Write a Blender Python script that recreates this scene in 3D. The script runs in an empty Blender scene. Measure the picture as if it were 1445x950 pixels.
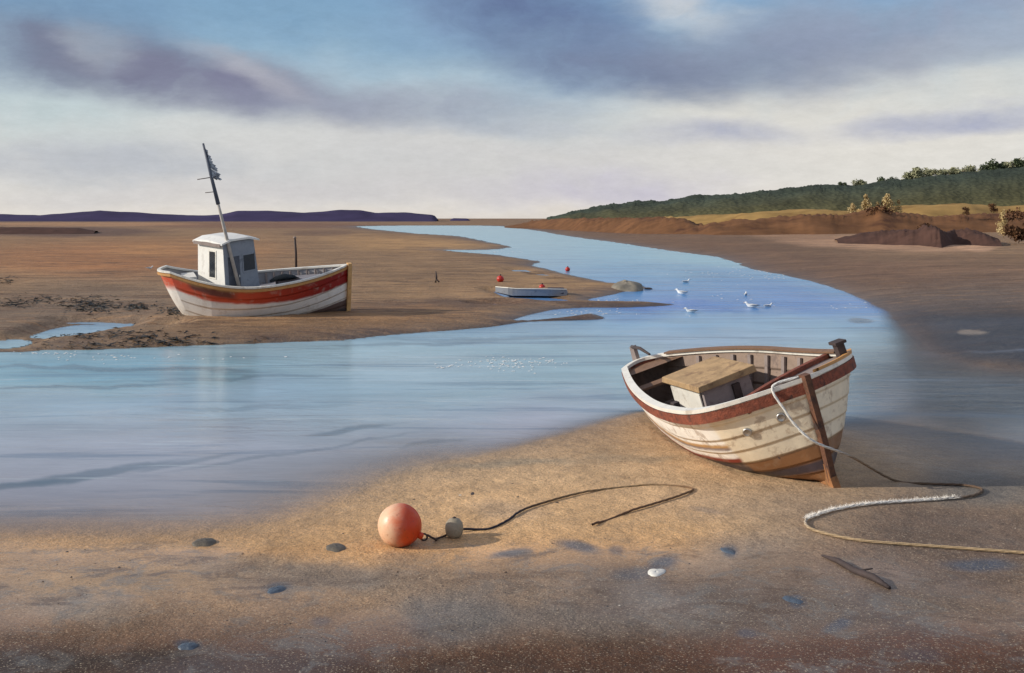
import bpy, math, random
import numpy as np
from mathutils import Vector, Matrix, noise as mnoise
random.seed(7)
rng = np.random.default_rng(7)
S = bpy.context.scene
C = S.collection
# ------------------------------------------------------------------ camera
F, CX, HZ, EYE = 1549.0, 722.5, 308.0, 3.0      # focal length in photo pixels, picture centre, horizon row, eye height
cam = bpy.data.cameras.new('camera'); cam_o = bpy.data.objects.new('camera', cam); C.objects.link(cam_o)
cam.sensor_fit = 'HORIZONTAL'; cam.sensor_width = 36.0; cam.lens = 36.0*F/1445.0
cam.shift_y = -(475.0-HZ)/1445.0
cam_o.location = (0, 0, EYE); cam_o.rotation_euler = (math.radians(90), 0, 0)
cam.clip_start = 0.1; cam.clip_end = 20000
S.camera = cam_o
S.render.resolution_x = 1024; S.render.resolution_y = 673
S.view_settings.view_transform = 'Standard'; S.view_settings.look = 'None'
S.view_settings.gamma = 1.0; S.view_settings.exposure = 0.0; S.view_settings.use_curve_mapping = False
S.render.engine = 'CYCLES'
# ------------------------------------------------------------------ sun
SUN_EL, SUN_DIR = math.radians(22), Vector((-1.0, -0.12, 0)).normalized()
sun = bpy.data.lights.new('sun', 'SUN'); sun.energy = 4.2; sun.angle = math.radians(0.6); sun.color = (1.0, 0.93, 0.82)
sun_o = bpy.data.objects.new('sun', sun); C.objects.link(sun_o)
to_sun = Vector((SUN_DIR.x*math.cos(SUN_EL), SUN_DIR.y*math.cos(SUN_EL), math.sin(SUN_EL)))
sun_o.rotation_euler = to_sun.to_track_quat('Z', 'Y').to_euler(); sun_o.location = (-20, -5, 15)
# ------------------------------------------------------------------ node helper
class NT:
    def __init__(s, tree): s.t = tree; s.t.nodes.clear()
    def n(s, typ, **kw):
        nd = s.t.nodes.new(typ)
        for k, v in kw.items():
            if k == 'ins':
                for a, b in v.items():
                    if hasattr(b, 'is_output') : s.t.links.new(b, nd.inputs[a])
                    else: nd.inputs[a].default_value = b
            else: setattr(nd, k, v)
        return nd
    def math(s, op, a, b=0.0, c=0.0, clamp=False):
        nd = s.n('ShaderNodeMath', operation=op, use_clamp=clamp)
        for i, v in enumerate((a, b, c)):
            if hasattr(v, 'is_output'): s.t.links.new(v, nd.inputs[i])
            else: nd.inputs[i].default_value = v
        return nd.outputs[0]
    def mix(s, f, a, b, typ='MIX'):
        nd = s.n('ShaderNodeMix', data_type='RGBA', blend_type=typ)
        for i, v in ((0, f), (6, a), (7, b)):
            if hasattr(v, 'is_output'): s.t.links.new(v, nd.inputs[i])
            else: nd.inputs[i].default_value = (tuple(v)+(1,) if i and len(v) == 3 else v)
        return nd.outputs[2]
    def noise(s, vec, scale, detail=4, rough=.55, dist=0.0):
        nd = s.n('ShaderNodeTexNoise', ins={'Scale': scale, 'Detail': detail, 'Roughness': rough, 'Distortion': dist})
        if vec is not None: s.t.links.new(vec, nd.inputs['Vector'])
        return nd
    def ramp(s, f, stops, interp='LINEAR'):
        nd = s.n('ShaderNodeValToRGB'); cr = nd.color_ramp; cr.interpolation = interp
        while len(cr.elements) < len(stops): cr.elements.new(0.5)
        for e, (p, c) in zip(cr.elements, stops):
            e.position = p; e.color = tuple(c)+(1,) if len(c) == 3 else c
        s.t.links.new(f, nd.inputs[0]); return nd.outputs[0]
    def maprange(s, v, a, b, c=0.0, d=1.0, smooth=True):
        nd = s.n('ShaderNodeMapRange', interpolation_type='SMOOTHSTEP' if smooth else 'LINEAR',
                 ins={'From Min': a, 'From Max': b, 'To Min': c, 'To Max': d})
        s.t.links.new(v, nd.inputs['Value']); return nd.outputs[0]
def srgb(r, g, b):
    f = lambda c: ((c/255+0.055)/1.055)**2.4 if c > 10 else c/255/12.92
    return (f(r), f(g), f(b))
# ------------------------------------------------------------------ world
W = bpy.data.worlds.new('World'); S.world = W; W.use_nodes = True
w = NT(W.node_tree)
tc = w.n('ShaderNodeTexCoord')
sep = w.n('ShaderNodeSeparateXYZ', ins={'Vector': tc.outputs['Generated']})
az = w.math('MULTIPLY', w.math('ARCTAN2', sep.outputs[0], sep.outputs[1]), 10.0)    # azimuth, tenths of a radian
el = w.math('MULTIPLY', w.math('ARCSINE', sep.outputs[2]), 10.0)                    # elevation, tenths of a radian
cmb = w.n('ShaderNodeCombineXYZ', ins={0: az, 1: el, 2: 0.0})
base_vec = cmb.outputs[0]
sc1 = w.n('ShaderNodeVectorMath', operation='MULTIPLY', ins={0: base_vec, 1: (0.55, 1.5, 1.0)})
n1 = w.noise(sc1.outputs[0], 1.3, 7, .56)
n1b = w.n('ShaderNodeVectorMath', operation='SUBTRACT', ins={0: n1.outputs['Color'], 1: (.5, .5, .5)})
n1c = w.n('ShaderNodeVectorMath', operation='MULTIPLY', ins={0: n1b.outputs[0], 1: (1.3, .5, 0)})
warp = w.n('ShaderNodeVectorMath', operation='ADD', ins={0: base_vec, 1: n1c.outputs[0]})
n2 = w.noise(warp.outputs[0], 0.9, 6, .6)
n3 = w.noise(sc1.outputs[0], 7.0, 8, .8)
wsep = w.n('ShaderNodeSeparateXYZ', ins={'Vector': warp.outputs[0]})
elf = w.math('MULTIPLY', wsep.outputs[1], 1/10.0, clamp=True)
sky_base = w.ramp(elf, [(0.0, srgb(232, 225, 217)), (0.03, srgb(228, 224, 218)), (0.075, srgb(216, 217, 215)), (0.115, srgb(194, 207, 213)),
                        (0.155, srgb(160, 190, 210)), (0.2, srgb(128, 168, 204)), (0.4, srgb(120, 152, 192)), (0.7, srgb(140, 150, 175)), (1.0, srgb(130, 140, 165))])
def A(px, py): 
    return (math.atan((px-CX)/F)*10, math.atan((HZ-py)/F)*10)
# clouds: centre and half extents in photo pixels turned to sky angles, tilt, colour, cover
clouds = [
 (1100, 165, 420, 60, 4, (219, 217, 211), .95), (1200, 212, 360, 50, 0, (228, 224, 217), .95), (700, 225, 380, 50, 0, (208, 206, 207), .7),
 (330, 240, 420, 50, 0, (207, 208, 209), .6),
 (60, 165, 170, 45, -4, (190, 206, 210), .7), (600, 100, 260, 60, -14, (163, 187, 205), .7), (430, 20, 260, 60, -6, (128, 164, 194), .85),
 (830, 75, 130, 60, 0, (128, 160, 196), .8),
 (60, 60, 190, 60, -4, (118, 143, 172), .8), (640, 25, 120, 40, 0, (138, 164, 196), .6),
 (180, 98, 200, 46, -6, (120, 123, 146), .95), (350, 128, 180, 42, -9, (126, 126, 152), .95), (560, 150, 230, 28, -2, (156, 162, 180), .75),
 (350, 100, 95, 20, -24, (190, 190, 198), .55), (135, 78, 44, 30, -20, (176, 184, 194), .5), (60, 25, 170, 30, 0, (112, 146, 180), .5),
 (750, 22, 150, 45, -6, (100, 116, 154), .9), (880, 92, 210, 42, -4, (116, 128, 158), .95), (1090, 82, 230, 44, 5, (122, 131, 156), .9),
 (1290, 40, 330, 60, 4, (150, 161, 184), .8), (1300, 95, 200, 34, 8, (158, 163, 180), .6),
 (960, 12, 90, 28, -8, (205, 208, 212), .85), (1430, 60, 120, 40, 10, (172, 182, 198), .5),
 (1010, 188, 120, 20, 0, (178, 181, 198), .85), (1345, 186, 120, 18, 3, (172, 176, 198), .9), (840, 268, 170, 26, 0, (200, 196, 212), .8),
 (130, 232, 230, 24, -2, (178, 184, 196), .6), (700, 180, 150, 12, -1, (178, 184, 196), .5), (700, 303, 400, 9, 0, (222, 214, 206), .6), (420, 270, 380, 22, 1, (206, 203, 206), .5)]
col = sky_base
tear = w.maprange(w.noise(warp.outputs[0], 1.3, 7, .55, .4).outputs[0], .30, .6, .70, 1.10)
nz = w.maprange(n2.outputs[0], .3, .7, 0, 1)
for px, py, rx, ry, tilt, c, al in clouds:
    a0, e0 = A(px, py)
    mp = w.n('ShaderNodeMapping', vector_type='TEXTURE', ins={'Vector': warp.outputs[0], 'Location': (a0, e0, 0),
             'Rotation': (0, 0, math.radians(tilt)), 'Scale': (rx/F*10*1.25, ry/F*10*1.25, 1)})
    ln = w.n('ShaderNodeVectorMath', operation='LENGTH', ins={0: mp.outputs[0]})
    m = w.math('MULTIPLY', w.maprange(ln.outputs['Value'], 0.05, 1.25, al*1.05, 0.0), tear, clamp=True)
    col = w.mix(m, col, srgb(*c))
# high and side cloud beyond the named ones
hi = w.maprange(el, 2.2, 4.0, 0, .8)
wide = w.mix(nz, srgb(150, 155, 176), srgb(196, 201, 210))
col = w.mix(hi, col, wide)
fine = w.maprange(n3.outputs[0], .3, .7, .93, 1.07, smooth=False)
fc = w.n('ShaderNodeVectorMath', operation='SCALE', ins={0: col, 'Scale': fine})
sky = w.n('ShaderNodeTexSky', sky_type='NISHITA', sun_disc=False, sun_elevation=SUN_EL,
          sun_rotation=math.atan2(SUN_DIR.x, SUN_DIR.y), air_density=1.0, dust_density=1.5, ozone_density=1.5)
SKY_K = 0.1
c10 = w.n('ShaderNodeVectorMath', operation='SCALE', ins={0: fc.outputs[0], 'Scale': 1.0/SKY_K})
final = w.mix(0.93, sky.outputs[0], c10.outputs[0])
bg = w.n('ShaderNodeBackground', ins={'Color': final, 'Strength': SKY_K})
w.n('ShaderNodeOutputWorld', ins={'Surface': bg.outputs[0]})
# ------------------------------------------------------------------ materials
def mat(name, color=None, rough=.6, attr=None, var=.18, vscale=3.0, bump=.15, bscale=30.0, grain=0.0, spec=.5, metal=0.0, dirt=None, uvmode=False, coord='Object', blotch=None):
    """principled material; colour from a value or an attribute, mottled like a dried wash, dirt = (colour, scale, amount)"""
    m = bpy.data.materials.new(name); m.use_nodes = True; t = NT(m.node_tree)
    co = t.n('ShaderNodeTexCoord').outputs[coord]
    if attr: c = t.n('ShaderNodeAttribute', attribute_name=attr).outputs['Color']
    else: c = t.n('ShaderNodeRGB').outputs[0]; c.default_value = tuple(color)+(1,)
    n = t.noise(co, vscale, 8, .62, .4)
    f = t.maprange(n.outputs[0], .28, .72, 1-var, 1+var, smooth=False)
    c = t.n('ShaderNodeVectorMath', operation='SCALE', ins={0: c, 'Scale': f}).outputs[0]
    if dirt:
        dn = t.noise(co, dirt[1], 7, .7, .3)
        df = t.maprange(dn.outputs[0], .52, .66, 0, dirt[2])
        c = t.mix(df, c, dirt[0])
    b = t.n('ShaderNodeBsdfPrincipled', ins={'Roughness': rough, 'Metallic': metal, 'Base Color': c, 'Specular IOR Level': spec})
    bn = t.noise(co, bscale, 6, .65)
    bp = t.n('ShaderNodeBump', ins={'Strength': bump, 'Distance': .02, 'Height': bn.outputs[0]})
    t.t.links.new(bp.outputs[0], b.inputs['Normal'])
    t.n('ShaderNodeOutputMaterial', ins={'Surface': b.outputs[0]})
    return m
def flat(c): return srgb(*c)
M = {}
M['white_paint'] = mat('white_paint', srgb(226, 222, 212), .45, var=.1, vscale=4, bump=.12, dirt=(srgb(150, 132, 112), 5, .45))
M['hull_paint'] = mat('hull_paint', attr='Col', rough=.45, var=.12, vscale=5, bump=.14, bscale=25, dirt=(srgb(150, 122, 98), 6, .55))
M['rust'] = mat('rust_red_paint', srgb(126, 66, 46), .75, var=.5, vscale=16, bump=.7, bscale=50, dirt=(srgb(66, 42, 36), 7, .9))
M['brown_wood'] = mat('brown_wood', srgb(122, 92, 70), .7, var=.3, vscale=6, bump=.3, bscale=40, dirt=(srgb(70, 50, 40), 6, .6))
M['grey_wood'] = mat('grey_wood', srgb(138, 124, 118), .75, var=.22, vscale=5, bump=.3, bscale=40, dirt=(srgb(84, 74, 72), 5, .6))
M['dark_wood'] = mat('dark_wood', srgb(64, 52, 50), .75, var=.3, vscale=8, bump=.4, bscale=40)
M['tan'] = mat('tan_board', srgb(170, 140, 102), .75, var=.25, vscale=5, bump=.45, bscale=30, dirt=(srgb(110, 84, 62), 3.5, .75))
M['ochre'] = mat('ochre_paint', srgb(190, 140, 82), .6, var=.2, vscale=7, bump=.25, dirt=(srgb(130, 84, 50), 7, .6))
M['navy'] = mat('navy_void', srgb(44, 46, 74), .6, var=.25, vscale=6)
M['dark'] = mat('dark_glass', srgb(38, 44, 52), .25, var=.3, vscale=6, bump=.05)
M['grey_paint_and_shade'] = mat('grey_paint_and_shade', srgb(140, 146, 156), .6, var=.16, vscale=4, bump=.2, dirt=(srgb(88, 92, 100), 4, .6))  # punt's grey paint, also the painted shade of the wheelhouse walls
M['cabin_white'] = mat('cabin_white', srgb(228, 226, 220), .5, var=.08, vscale=4, bump=.15, dirt=(srgb(160, 150, 140), 4, .35))
M['steel'] = mat('galvanised_steel', srgb(190, 190, 190), .35, var=.2, metal=.9, vscale=20)
M['rope'] = mat('rope_fibre', attr='Col', rough=.85, var=.3, vscale=30, bump=.5, bscale=120)
M['float'] = mat('float_grey', srgb(150, 138, 118), .55, var=.2, vscale=14, bump=.2, dirt=(srgb(96, 88, 76), 12, .6))
M['red'] = mat('red_buoy', srgb(186, 44, 32), .4, var=.2, vscale=6, bump=.1)
M['stone'] = mat('wet_stone', srgb(72, 84, 98), .4, var=.35, vscale=9, bump=.5, bscale=30)
M['stone_brown'] = mat('mud_stone', srgb(92, 84, 72), .55, var=.3, vscale=9, bump=.5, bscale=30)
M['shell'] = mat('shell', srgb(222, 218, 208), .4, var=.1)
M['gull'] = mat('gull_white', srgb(235, 235, 232), .6, var=.05)
M['gull_grey'] = mat('gull_grey', srgb(130, 136, 146), .6, var=.05)
M['beak'] = mat('gull_beak', srgb(210, 160, 60), .5)
M['bark'] = mat('bark', srgb(70, 58, 46), .9, var=.3, bump=.5)
def leaf_mat(name, a, b):
    m = bpy.data.materials.new(name); m.use_nodes = True; t = NT(m.node_tree)
    co = t.n('ShaderNodeTexCoord').outputs['Object']
    n = t.noise(co, 1.4, 5, .6)
    c = t.mix(t.maprange(n.outputs[0], .35, .65), a, b)
    bs = t.n('ShaderNodeBsdfPrincipled', ins={'Base Color': c, 'Roughness': .8, 'Specular IOR Level': .1})
    t.n('ShaderNodeOutputMaterial', ins={'Surface': bs.outputs[0]}); return m
M['leaf_green'] = leaf_mat('leaf_green', srgb(62, 74, 54), srgb(96, 104, 78))
M['leaf_pale'] = leaf_mat('leaf_pale', srgb(132, 134, 104), srgb(168, 166, 134))
M['leaf_gold'] = leaf_mat('leaf_gold', srgb(170, 144, 98), srgb(206, 186, 140))
M['leaf_brown'] = leaf_mat('leaf_brown', srgb(78, 54, 42), srgb(120, 88, 62))
M['weed'] = leaf_mat('seaweed', srgb(50, 56, 62), srgb(84, 84, 80))
# ------------------------------------------------------------------ mesh helper
class MB:
    def __init__(s): s.v = []; s.f = []; s.c = []; s.usec = False; s.sm = []
    def add(s, vs, fs, col=None, smooth=True):
        o = len(s.v); s.v += [tuple(v) for v in vs]; s.f += [tuple(i+o for i in f) for f in fs]; s.sm += [smooth]*len(fs)
        if col is not None: s.usec = True
        if col is None: s.c += [(1, 1, 1)]*len(vs)
        elif len(col) == 3 and not hasattr(col[0], '__len__'): s.c += [tuple(col)]*len(vs)
        else: s.c += [tuple(x) for x in col]
        return s
    def grid(s, P, col=None, closeu=False, smooth=True):
        """P[i][j] points; faces between neighbours"""
        n, m = len(P), len(P[0]); vs = [p for r in P for p in r]; fs = []
        for i in range(n-1):
            for j in range(m-1 if not closeu else m):
                k = (j+1) % m; fs.append((i*m+j, i*m+k, (i+1)*m+k, (i+1)*m+j))
        cc = None
        if col is not None: cc = [c for r in col for c in r] if hasattr(col[0], '__len__') and hasattr(col[0][0], '__len__') else col
        return s.add(vs, fs, cc, smooth)
    def box(s, x0, x1, y0, y1, z0, z1, col=None, T=None, tx=0):
        vs = [(x0, y0, z0), (x1, y0, z0), (x1, y1, z0), (x0, y1, z0), (x0, y0, z1), (x1, y0, z1), (x1, y1, z1), (x0, y1, z1)]
        if T: vs = [T(v) for v in vs]
        return s.add(vs, [(0, 3, 2, 1), (4, 5, 6, 7), (0, 1, 5, 4), (1, 2, 6, 5), (2, 3, 7, 6), (3, 0, 4, 7)], col, False)
    def hexa(s, vs, col=None):
        return s.add(vs, [(0, 3, 2, 1), (4, 5, 6, 7), (0, 1, 5, 4), (1, 2, 6, 5), (2, 3, 7, 6), (3, 0, 4, 7)], col, False)
    def tube(s, pts, r, n=10, col=None, flat=1.0, cap=True):
        pts = [Vector(p) for p in pts]; rs = r if hasattr(r, '__len__') else [r]*len(pts); P = []
        up = Vector((0, 0, 1))
        for i, p in enumerate(pts):
            d = (pts[min(i+1, len(pts)-1)]-pts[max(i-1, 0)]).normalized()
            a = d.cross(up)
            if a.length < .05: a = d.cross(Vector((1, 0, 0)))
            a.normalize(); b = a.cross(d).normalized()
            P.append([p+a*math.cos(2*math.pi*k/n)*rs[i]+b*math.sin(2*math.pi*k/n)*rs[i]*flat for k in range(n)])
        if cap: P = [[pts[0]]*n]+P+[[pts[-1]]*n]
        return s.grid(P, col, True)
    def lathe(s, prof, n=24, T=None, col=None):
        P = [[(r*math.cos(2*math.pi*k/n), r*math.sin(2*math.pi*k/n), z) for k in range(n)] for r, z in prof]
        if T: P = [[T(v) for v in row] for row in P]
        return s.grid(P, col, True)
    def build(s, name, m, parent=None, bevel=0.0, disp=None):
        me = bpy.data.meshes.new(name); me.from_pydata(s.v, [], s.f); me.materials.append(m)
        me.polygons.foreach_set('use_smooth', s.sm)
        if s.usec:
            at = me.color_attributes.new('Col', 'FLOAT_COLOR', 'POINT')
            at.data.foreach_set('color', np.array([tuple(c)+(1,) for c in s.c], dtype=np.float32).ravel())
        import bmesh
        bm = bmesh.new(); bm.from_mesh(me)
        bmesh.ops.remove_doubles(bm, verts=bm.verts, dist=1e-5)
        bmesh.ops.recalc_face_normals(bm, faces=bm.faces)
        if bevel: bmesh.ops.bevel(bm, geom=list(bm.edges), offset=bevel, segments=2, affect='EDGES', profile=.6)
        bm.to_mesh(me); bm.free()
        o = bpy.data.objects.new(name, me); C.objects.link(o)
        if parent: o.parent = parent
        return o
def tag(o, label=None, cat=None, group=None, kind=None):
    if label: o['label'] = label
    if cat: o['category'] = cat
    if group: o['group'] = group
    if kind: o['kind'] = kind
    return o
def empty(name, loc, rot=(0, 0, 0)):
    o = bpy.data.objects.new(name, None); C.objects.link(o); o.location = loc; o.rotation_euler = rot; o.empty_display_size = .3; return o
def vn(x, y, s, seed=0.0, oct=4):
    """numpy value noise, about -1..1"""
    out = 0; amp = 1; tot = 0
    for o in range(oct):
        xs = x*s*2**o+seed*17.3+o*5.1; ys = y*s*2**o+seed*9.7+o*3.3
        xi = np.floor(xs).astype(np.int64); yi = np.floor(ys).astype(np.int64); fx = xs-xi; fy = ys-yi
        fx = fx*fx*(3-2*fx); fy = fy*fy*(3-2*fy)
        def h(a, b):
            k = (a*374761393+b*668265263+int(seed*1013)) & 0xffffffff; k = ((k ^ (k >> 13))*1274126177) & 0xffffffff
            return ((k ^ (k >> 16)) & 0xffff)/32767.5-1
        v = (h(xi, yi)*(1-fx)+h(xi+1, yi)*fx)*(1-fy)+(h(xi, yi+1)*(1-fx)+h(xi+1, yi+1)*fx)*fy
        out = out+v*amp; tot += amp; amp *= .5
    return out/tot
# ------------------------------------------------------------------ shorelines (photo pixels on the water level, turned to metres)
def g(px, py, z=0.0):
    Y = (EYE-z)*F/(py-HZ); return ((px-CX)/F*Y, Y)
def crv(pts, n=6):
    """Catmull-Rom through pixel points"""
    P = [np.array(p, float) for p in pts]; out = []
    for i in range(len(P)-1):
        a = P[max(i-1, 0)]; b = P[i]; c = P[i+1]; d = P[min(i+2, len(P)-1)]
        for k in range(n):
            t = k/n; out.append(.5*((2*b)+(c-a)*t+(2*a-5*b+4*c-d)*t*t+(3*b-a-3*c+d)*t**3))
    out.append(P[-1]); return [tuple(p) for p in out]
far_right = [(500, 319.6), (530, 319), (560, 318.6), (620, 318.4), (680, 318.6), (715, 320), (760, 326), (800, 333), (860, 341), (920, 350), (970, 357), (1010, 362), (1040, 371), (1060, 379), (1100, 387),
             (1140, 396), (1180, 408), (1220, 423), (1250, 438), (1264, 452), (1288, 474), (1320, 498), (1370, 514), (1445, 522), (1600, 528), (2000, 534), (2600, 536)]
near_shore = [(2600, 760), (2000, 715), (1600, 690), (1445, 668), (1370, 668), (1310, 660), (1260, 640), (1200, 612), (1100, 594), (1000, 584), (925, 582), (893, 586), (840, 603), (780, 619), (700, 638), (620, 655), (560, 672),
              (510, 696), (450, 722), (390, 740), (300, 752), (200, 757), (100, 760), (0, 765), (-400, 772), (-1400, 800)]
bankA = [(-1400, 510), (-400, 501), (0, 497), (60, 494), (100, 494), (200, 491), (300, 487), (400, 483), (480, 480), (560, 472), (640, 466), (700, 460), (740, 455), (800, 452), (850, 450), (832, 443), (800, 447), (760, 452),
         (720, 453), (742, 445), (780, 437), (830, 434), (880, 434), (950, 430), (905, 427), (860, 427), (828, 424), (850, 418), (885, 411), (910, 407), (895, 402), (870, 401), (850, 398), (815, 391), (790, 385), (765, 379), (748, 374),
         (762, 370), (740, 366), (700, 360), (650, 356), (625, 353), (660, 353), (700, 352), (718, 349), (705, 345), (680, 340), (655, 335), (640, 333), (590, 330), (550, 326), (520, 323), (500, 319.6)]
water_px = crv(far_right, 4)+crv(near_shore, 5)+crv(bankA, 3)
WP = np.array([g(*p) for p in water_px])
puddles_px = [
 [(42, 476), (70, 466), (110, 459), (150, 458), (188, 457), (165, 467), (130, 472), (80, 479)],
 [(-60, 492), (-20, 484), (18, 480), (40, 484), (24, 490), (-20, 494)],
 [(88, 456.2), (130, 455.2), (176, 457), (140, 457.6)],
 [(722, 382), (735, 381), (747, 384), (737, 386)], [(752, 388), (768, 387.6), (778, 391), (764, 391)], [(785, 396), (800, 396), (812, 398), (797, 398.6)],
 [(700, 412), (740, 413), (765, 420), (800, 424), (790, 428), (745, 425), (715, 419)],
 [(675, 430), (700, 429), (720, 432), (690, 433)], [(735, 340.5), (700, 338.5), (690, 337.6), (700, 337.2)],
 [(330, 450), (352, 449), (372, 452), (350, 453.5)], [(205, 462), (232, 460.5), (240, 463), (215, 465)],
 [(1290, 640), (1330, 632), (1400, 636), (1330, 645)]]
PD = [np.array([g(*p) for p in crv(q+[q[0]], 4)]) for q in puddles_px[:-1]]
def sdist(X, Y, poly):
    """signed distance to a closed polygon, positive inside, in metres"""
    d = np.full(X.shape, 1e18); ins = np.zeros(X.shape, bool)
    n = len(poly)
    for i in range(n):
        ax, ay = poly[i]; bx, by = poly[(i+1) % n]; ex, ey = bx-ax, by-ay
        L2 = ex*ex+ey*ey+1e-12
        u = np.clip(((X-ax)*ex+(Y-ay)*ey)/L2, 0, 1)
        d = np.minimum(d, (ax+u*ex-X)**2+(ay+u*ey-Y)**2)
        if ay != by:
            cnd = ((ay > Y) != (by > Y)) & (X < (bx-ax)*(Y-ay)/(by-ay)+ax); ins ^= cnd
    d = np.sqrt(d); return np.where(ins, d, -d)
def ss(a, b, x):
    t = np.clip((x-a)/(b-a), 0, 1); return t*t*(3-2*t)
def terrain(X, Y, want=False):
    X = np.asarray(X, float); Y = np.asarray(Y, float)
    # ragged shore: jitter the query point
    jx = vn(X, Y, .5, 1, 3)*.01*Y*.35; jy = vn(X, Y, .7, 2, 3)*(.006*Y+.03)
    D = sdist(X+jx, Y+jy, WP)
    PU = np.full(X.shape, -1e9)
    for q in PD:
        x0, y0 = q.min(0)-3; x1, y1 = q.max(0)+3
        m = (X > x0) & (X < x1) & (Y > y0) & (Y < y1)
        if m.any(): PU[m] = np.maximum(PU[m], sdist((X+jx)[m], (Y+jy)[m], q))
    px = CX+F*X/Y
    d = -D     # positive on land
    near = Y < 17.5
    nb_ = 1-ss(15.5, 20.5, Y)
    right = ss(840, 1000, px)*(1-nb_)
    # foreground beach: gentle slope; mudbank: low steep edge; right bank: rises inland
    zf = .055*(1-np.exp(-np.maximum(d, 0)/2.2))+.004*np.maximum(d, 0)
    za = .17*(1-np.exp(-np.maximum(d, 0)/(.012*Y+.25)))+.0003*np.maximum(d, 0)
    zr = .35*(1-np.exp(-np.maximum(d, 0)/3.))+.010*np.clip(d, 0, 200)
    zl = zf*nb_+(za*(1-right)+zr*right)*(1-nb_)
    slope = (.03+.05*ss(600, 760, px)*(1-ss(1000, 1250, px)))*nb_+(.3*(1-ss(1180, 1300, px))+.03*ss(1180, 1300, px))*(1-nb_)
    zw = -np.minimum(np.maximum(D, 0)*slope, .8)
    z = np.where(D > 0, zw, zl)
    z = z+vn(X, Y, 1.1, 3, 4)*(.03-.018*nb_)*np.clip(np.abs(d)*.8, 0, 1)*(d > 0)+vn(X, Y, .15, 5, 3)*.06*np.clip(d*.2, 0, 1)*(1-nb_)
    pud = PU > -.8
    z = np.where(pud & (D < 0), z*(ss(.05, .8, -PU))-np.clip(PU+.05, 0, .05)*.8, z)
    return (z, D) if want else z
def ground(px, py):
    """world point of the ground seen at a photo pixel"""
    z = 0.0
    for _ in range(6):
        X, Y = g(px, py, z); z = max(float(terrain(np.array([X]), np.array([Y]))[0]), 0.0)
    X, Y = g(px, py, z); return Vector((X, Y, z))
def at(px, py, Y):
    return Vector(((px-CX)/F*Y, Y, EYE-(py-HZ)/F*Y))
# fan grid over everything the lens or a step aside could see
rows = np.concatenate([np.linspace(309.0, 330, 60)[:-1], np.linspace(330, 470, 190)[:-1], np.linspace(470, 960, 300)[:-1], np.linspace(960, 2600, 90)])
cols = np.concatenate([np.linspace(-1400, -60, 70)[:-1], np.linspace(-60, 1505, 680)[:-1], np.linspace(1505, 2600, 70)])
PXg, PYg = np.meshgrid(cols, rows)
Yg = EYE*F/(PYg-HZ); Xg = (PXg-CX)/F*Yg
Zg, Dg = terrain(Xg, Yg, True)
nr, nc = PXg.shape
PYe = HZ+(EYE-Zg)/Yg*F      # where the point really shows
def gridmesh(name, Z, m, attrs, keep=None):
    me = bpy.data.meshes.new(name)
    idx = np.arange(nr*nc).reshape(nr, nc)
    q = np.stack([idx[:-1, :-1], idx[1:, :-1], idx[1:, 1:], idx[:-1, 1:]], -1).reshape(-1, 4)
    if keep is not None:
        k = keep[:-1, :-1] | keep[1:, :-1] | keep[1:, 1:] | keep[:-1, 1:]; q = q[k.ravel()]
        used = np.unique(q); remap = np.full(nr*nc, -1); remap[used] = np.arange(len(used)); q = remap[q]
    else: used = np.arange(nr*nc)
    co = np.stack([Xg, Yg, Z], -1).reshape(-1, 3)[used].astype(np.float32)
    me.vertices.add(len(co)); me.vertices.foreach_set('co', co.ravel())
    me.loops.add(q.size); me.loops.foreach_set('vertex_index', q.ravel().astype(np.int32))
    me.polygons.add(len(q)); me.polygons.foreach_set('loop_start', np.arange(0, q.size, 4, dtype=np.int32))
    me.polygons.foreach_set('use_smooth', np.ones(len(q), bool))
    me.update(calc_edges=True); me.validate()
    for an, arr in attrs.items():
        if arr.ndim == 3:
            a = me.color_attributes.new(an, 'FLOAT_COLOR', 'POINT'); v = arr.reshape(-1, 3)[used]
            a.data.foreach_set('color', np.concatenate([v, np.ones((len(v), 1))], 1).astype(np.float32).ravel())
        else:
            a = me.attributes.new(an, 'FLOAT', 'POINT'); a.data.foreach_set('value', arr.ravel()[used].astype(np.float32))
    me.materials.append(m); o = bpy.data.objects.new(name, me); C.objects.link(o); return o
def lin(c): return np.array(srgb(*c))
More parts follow.
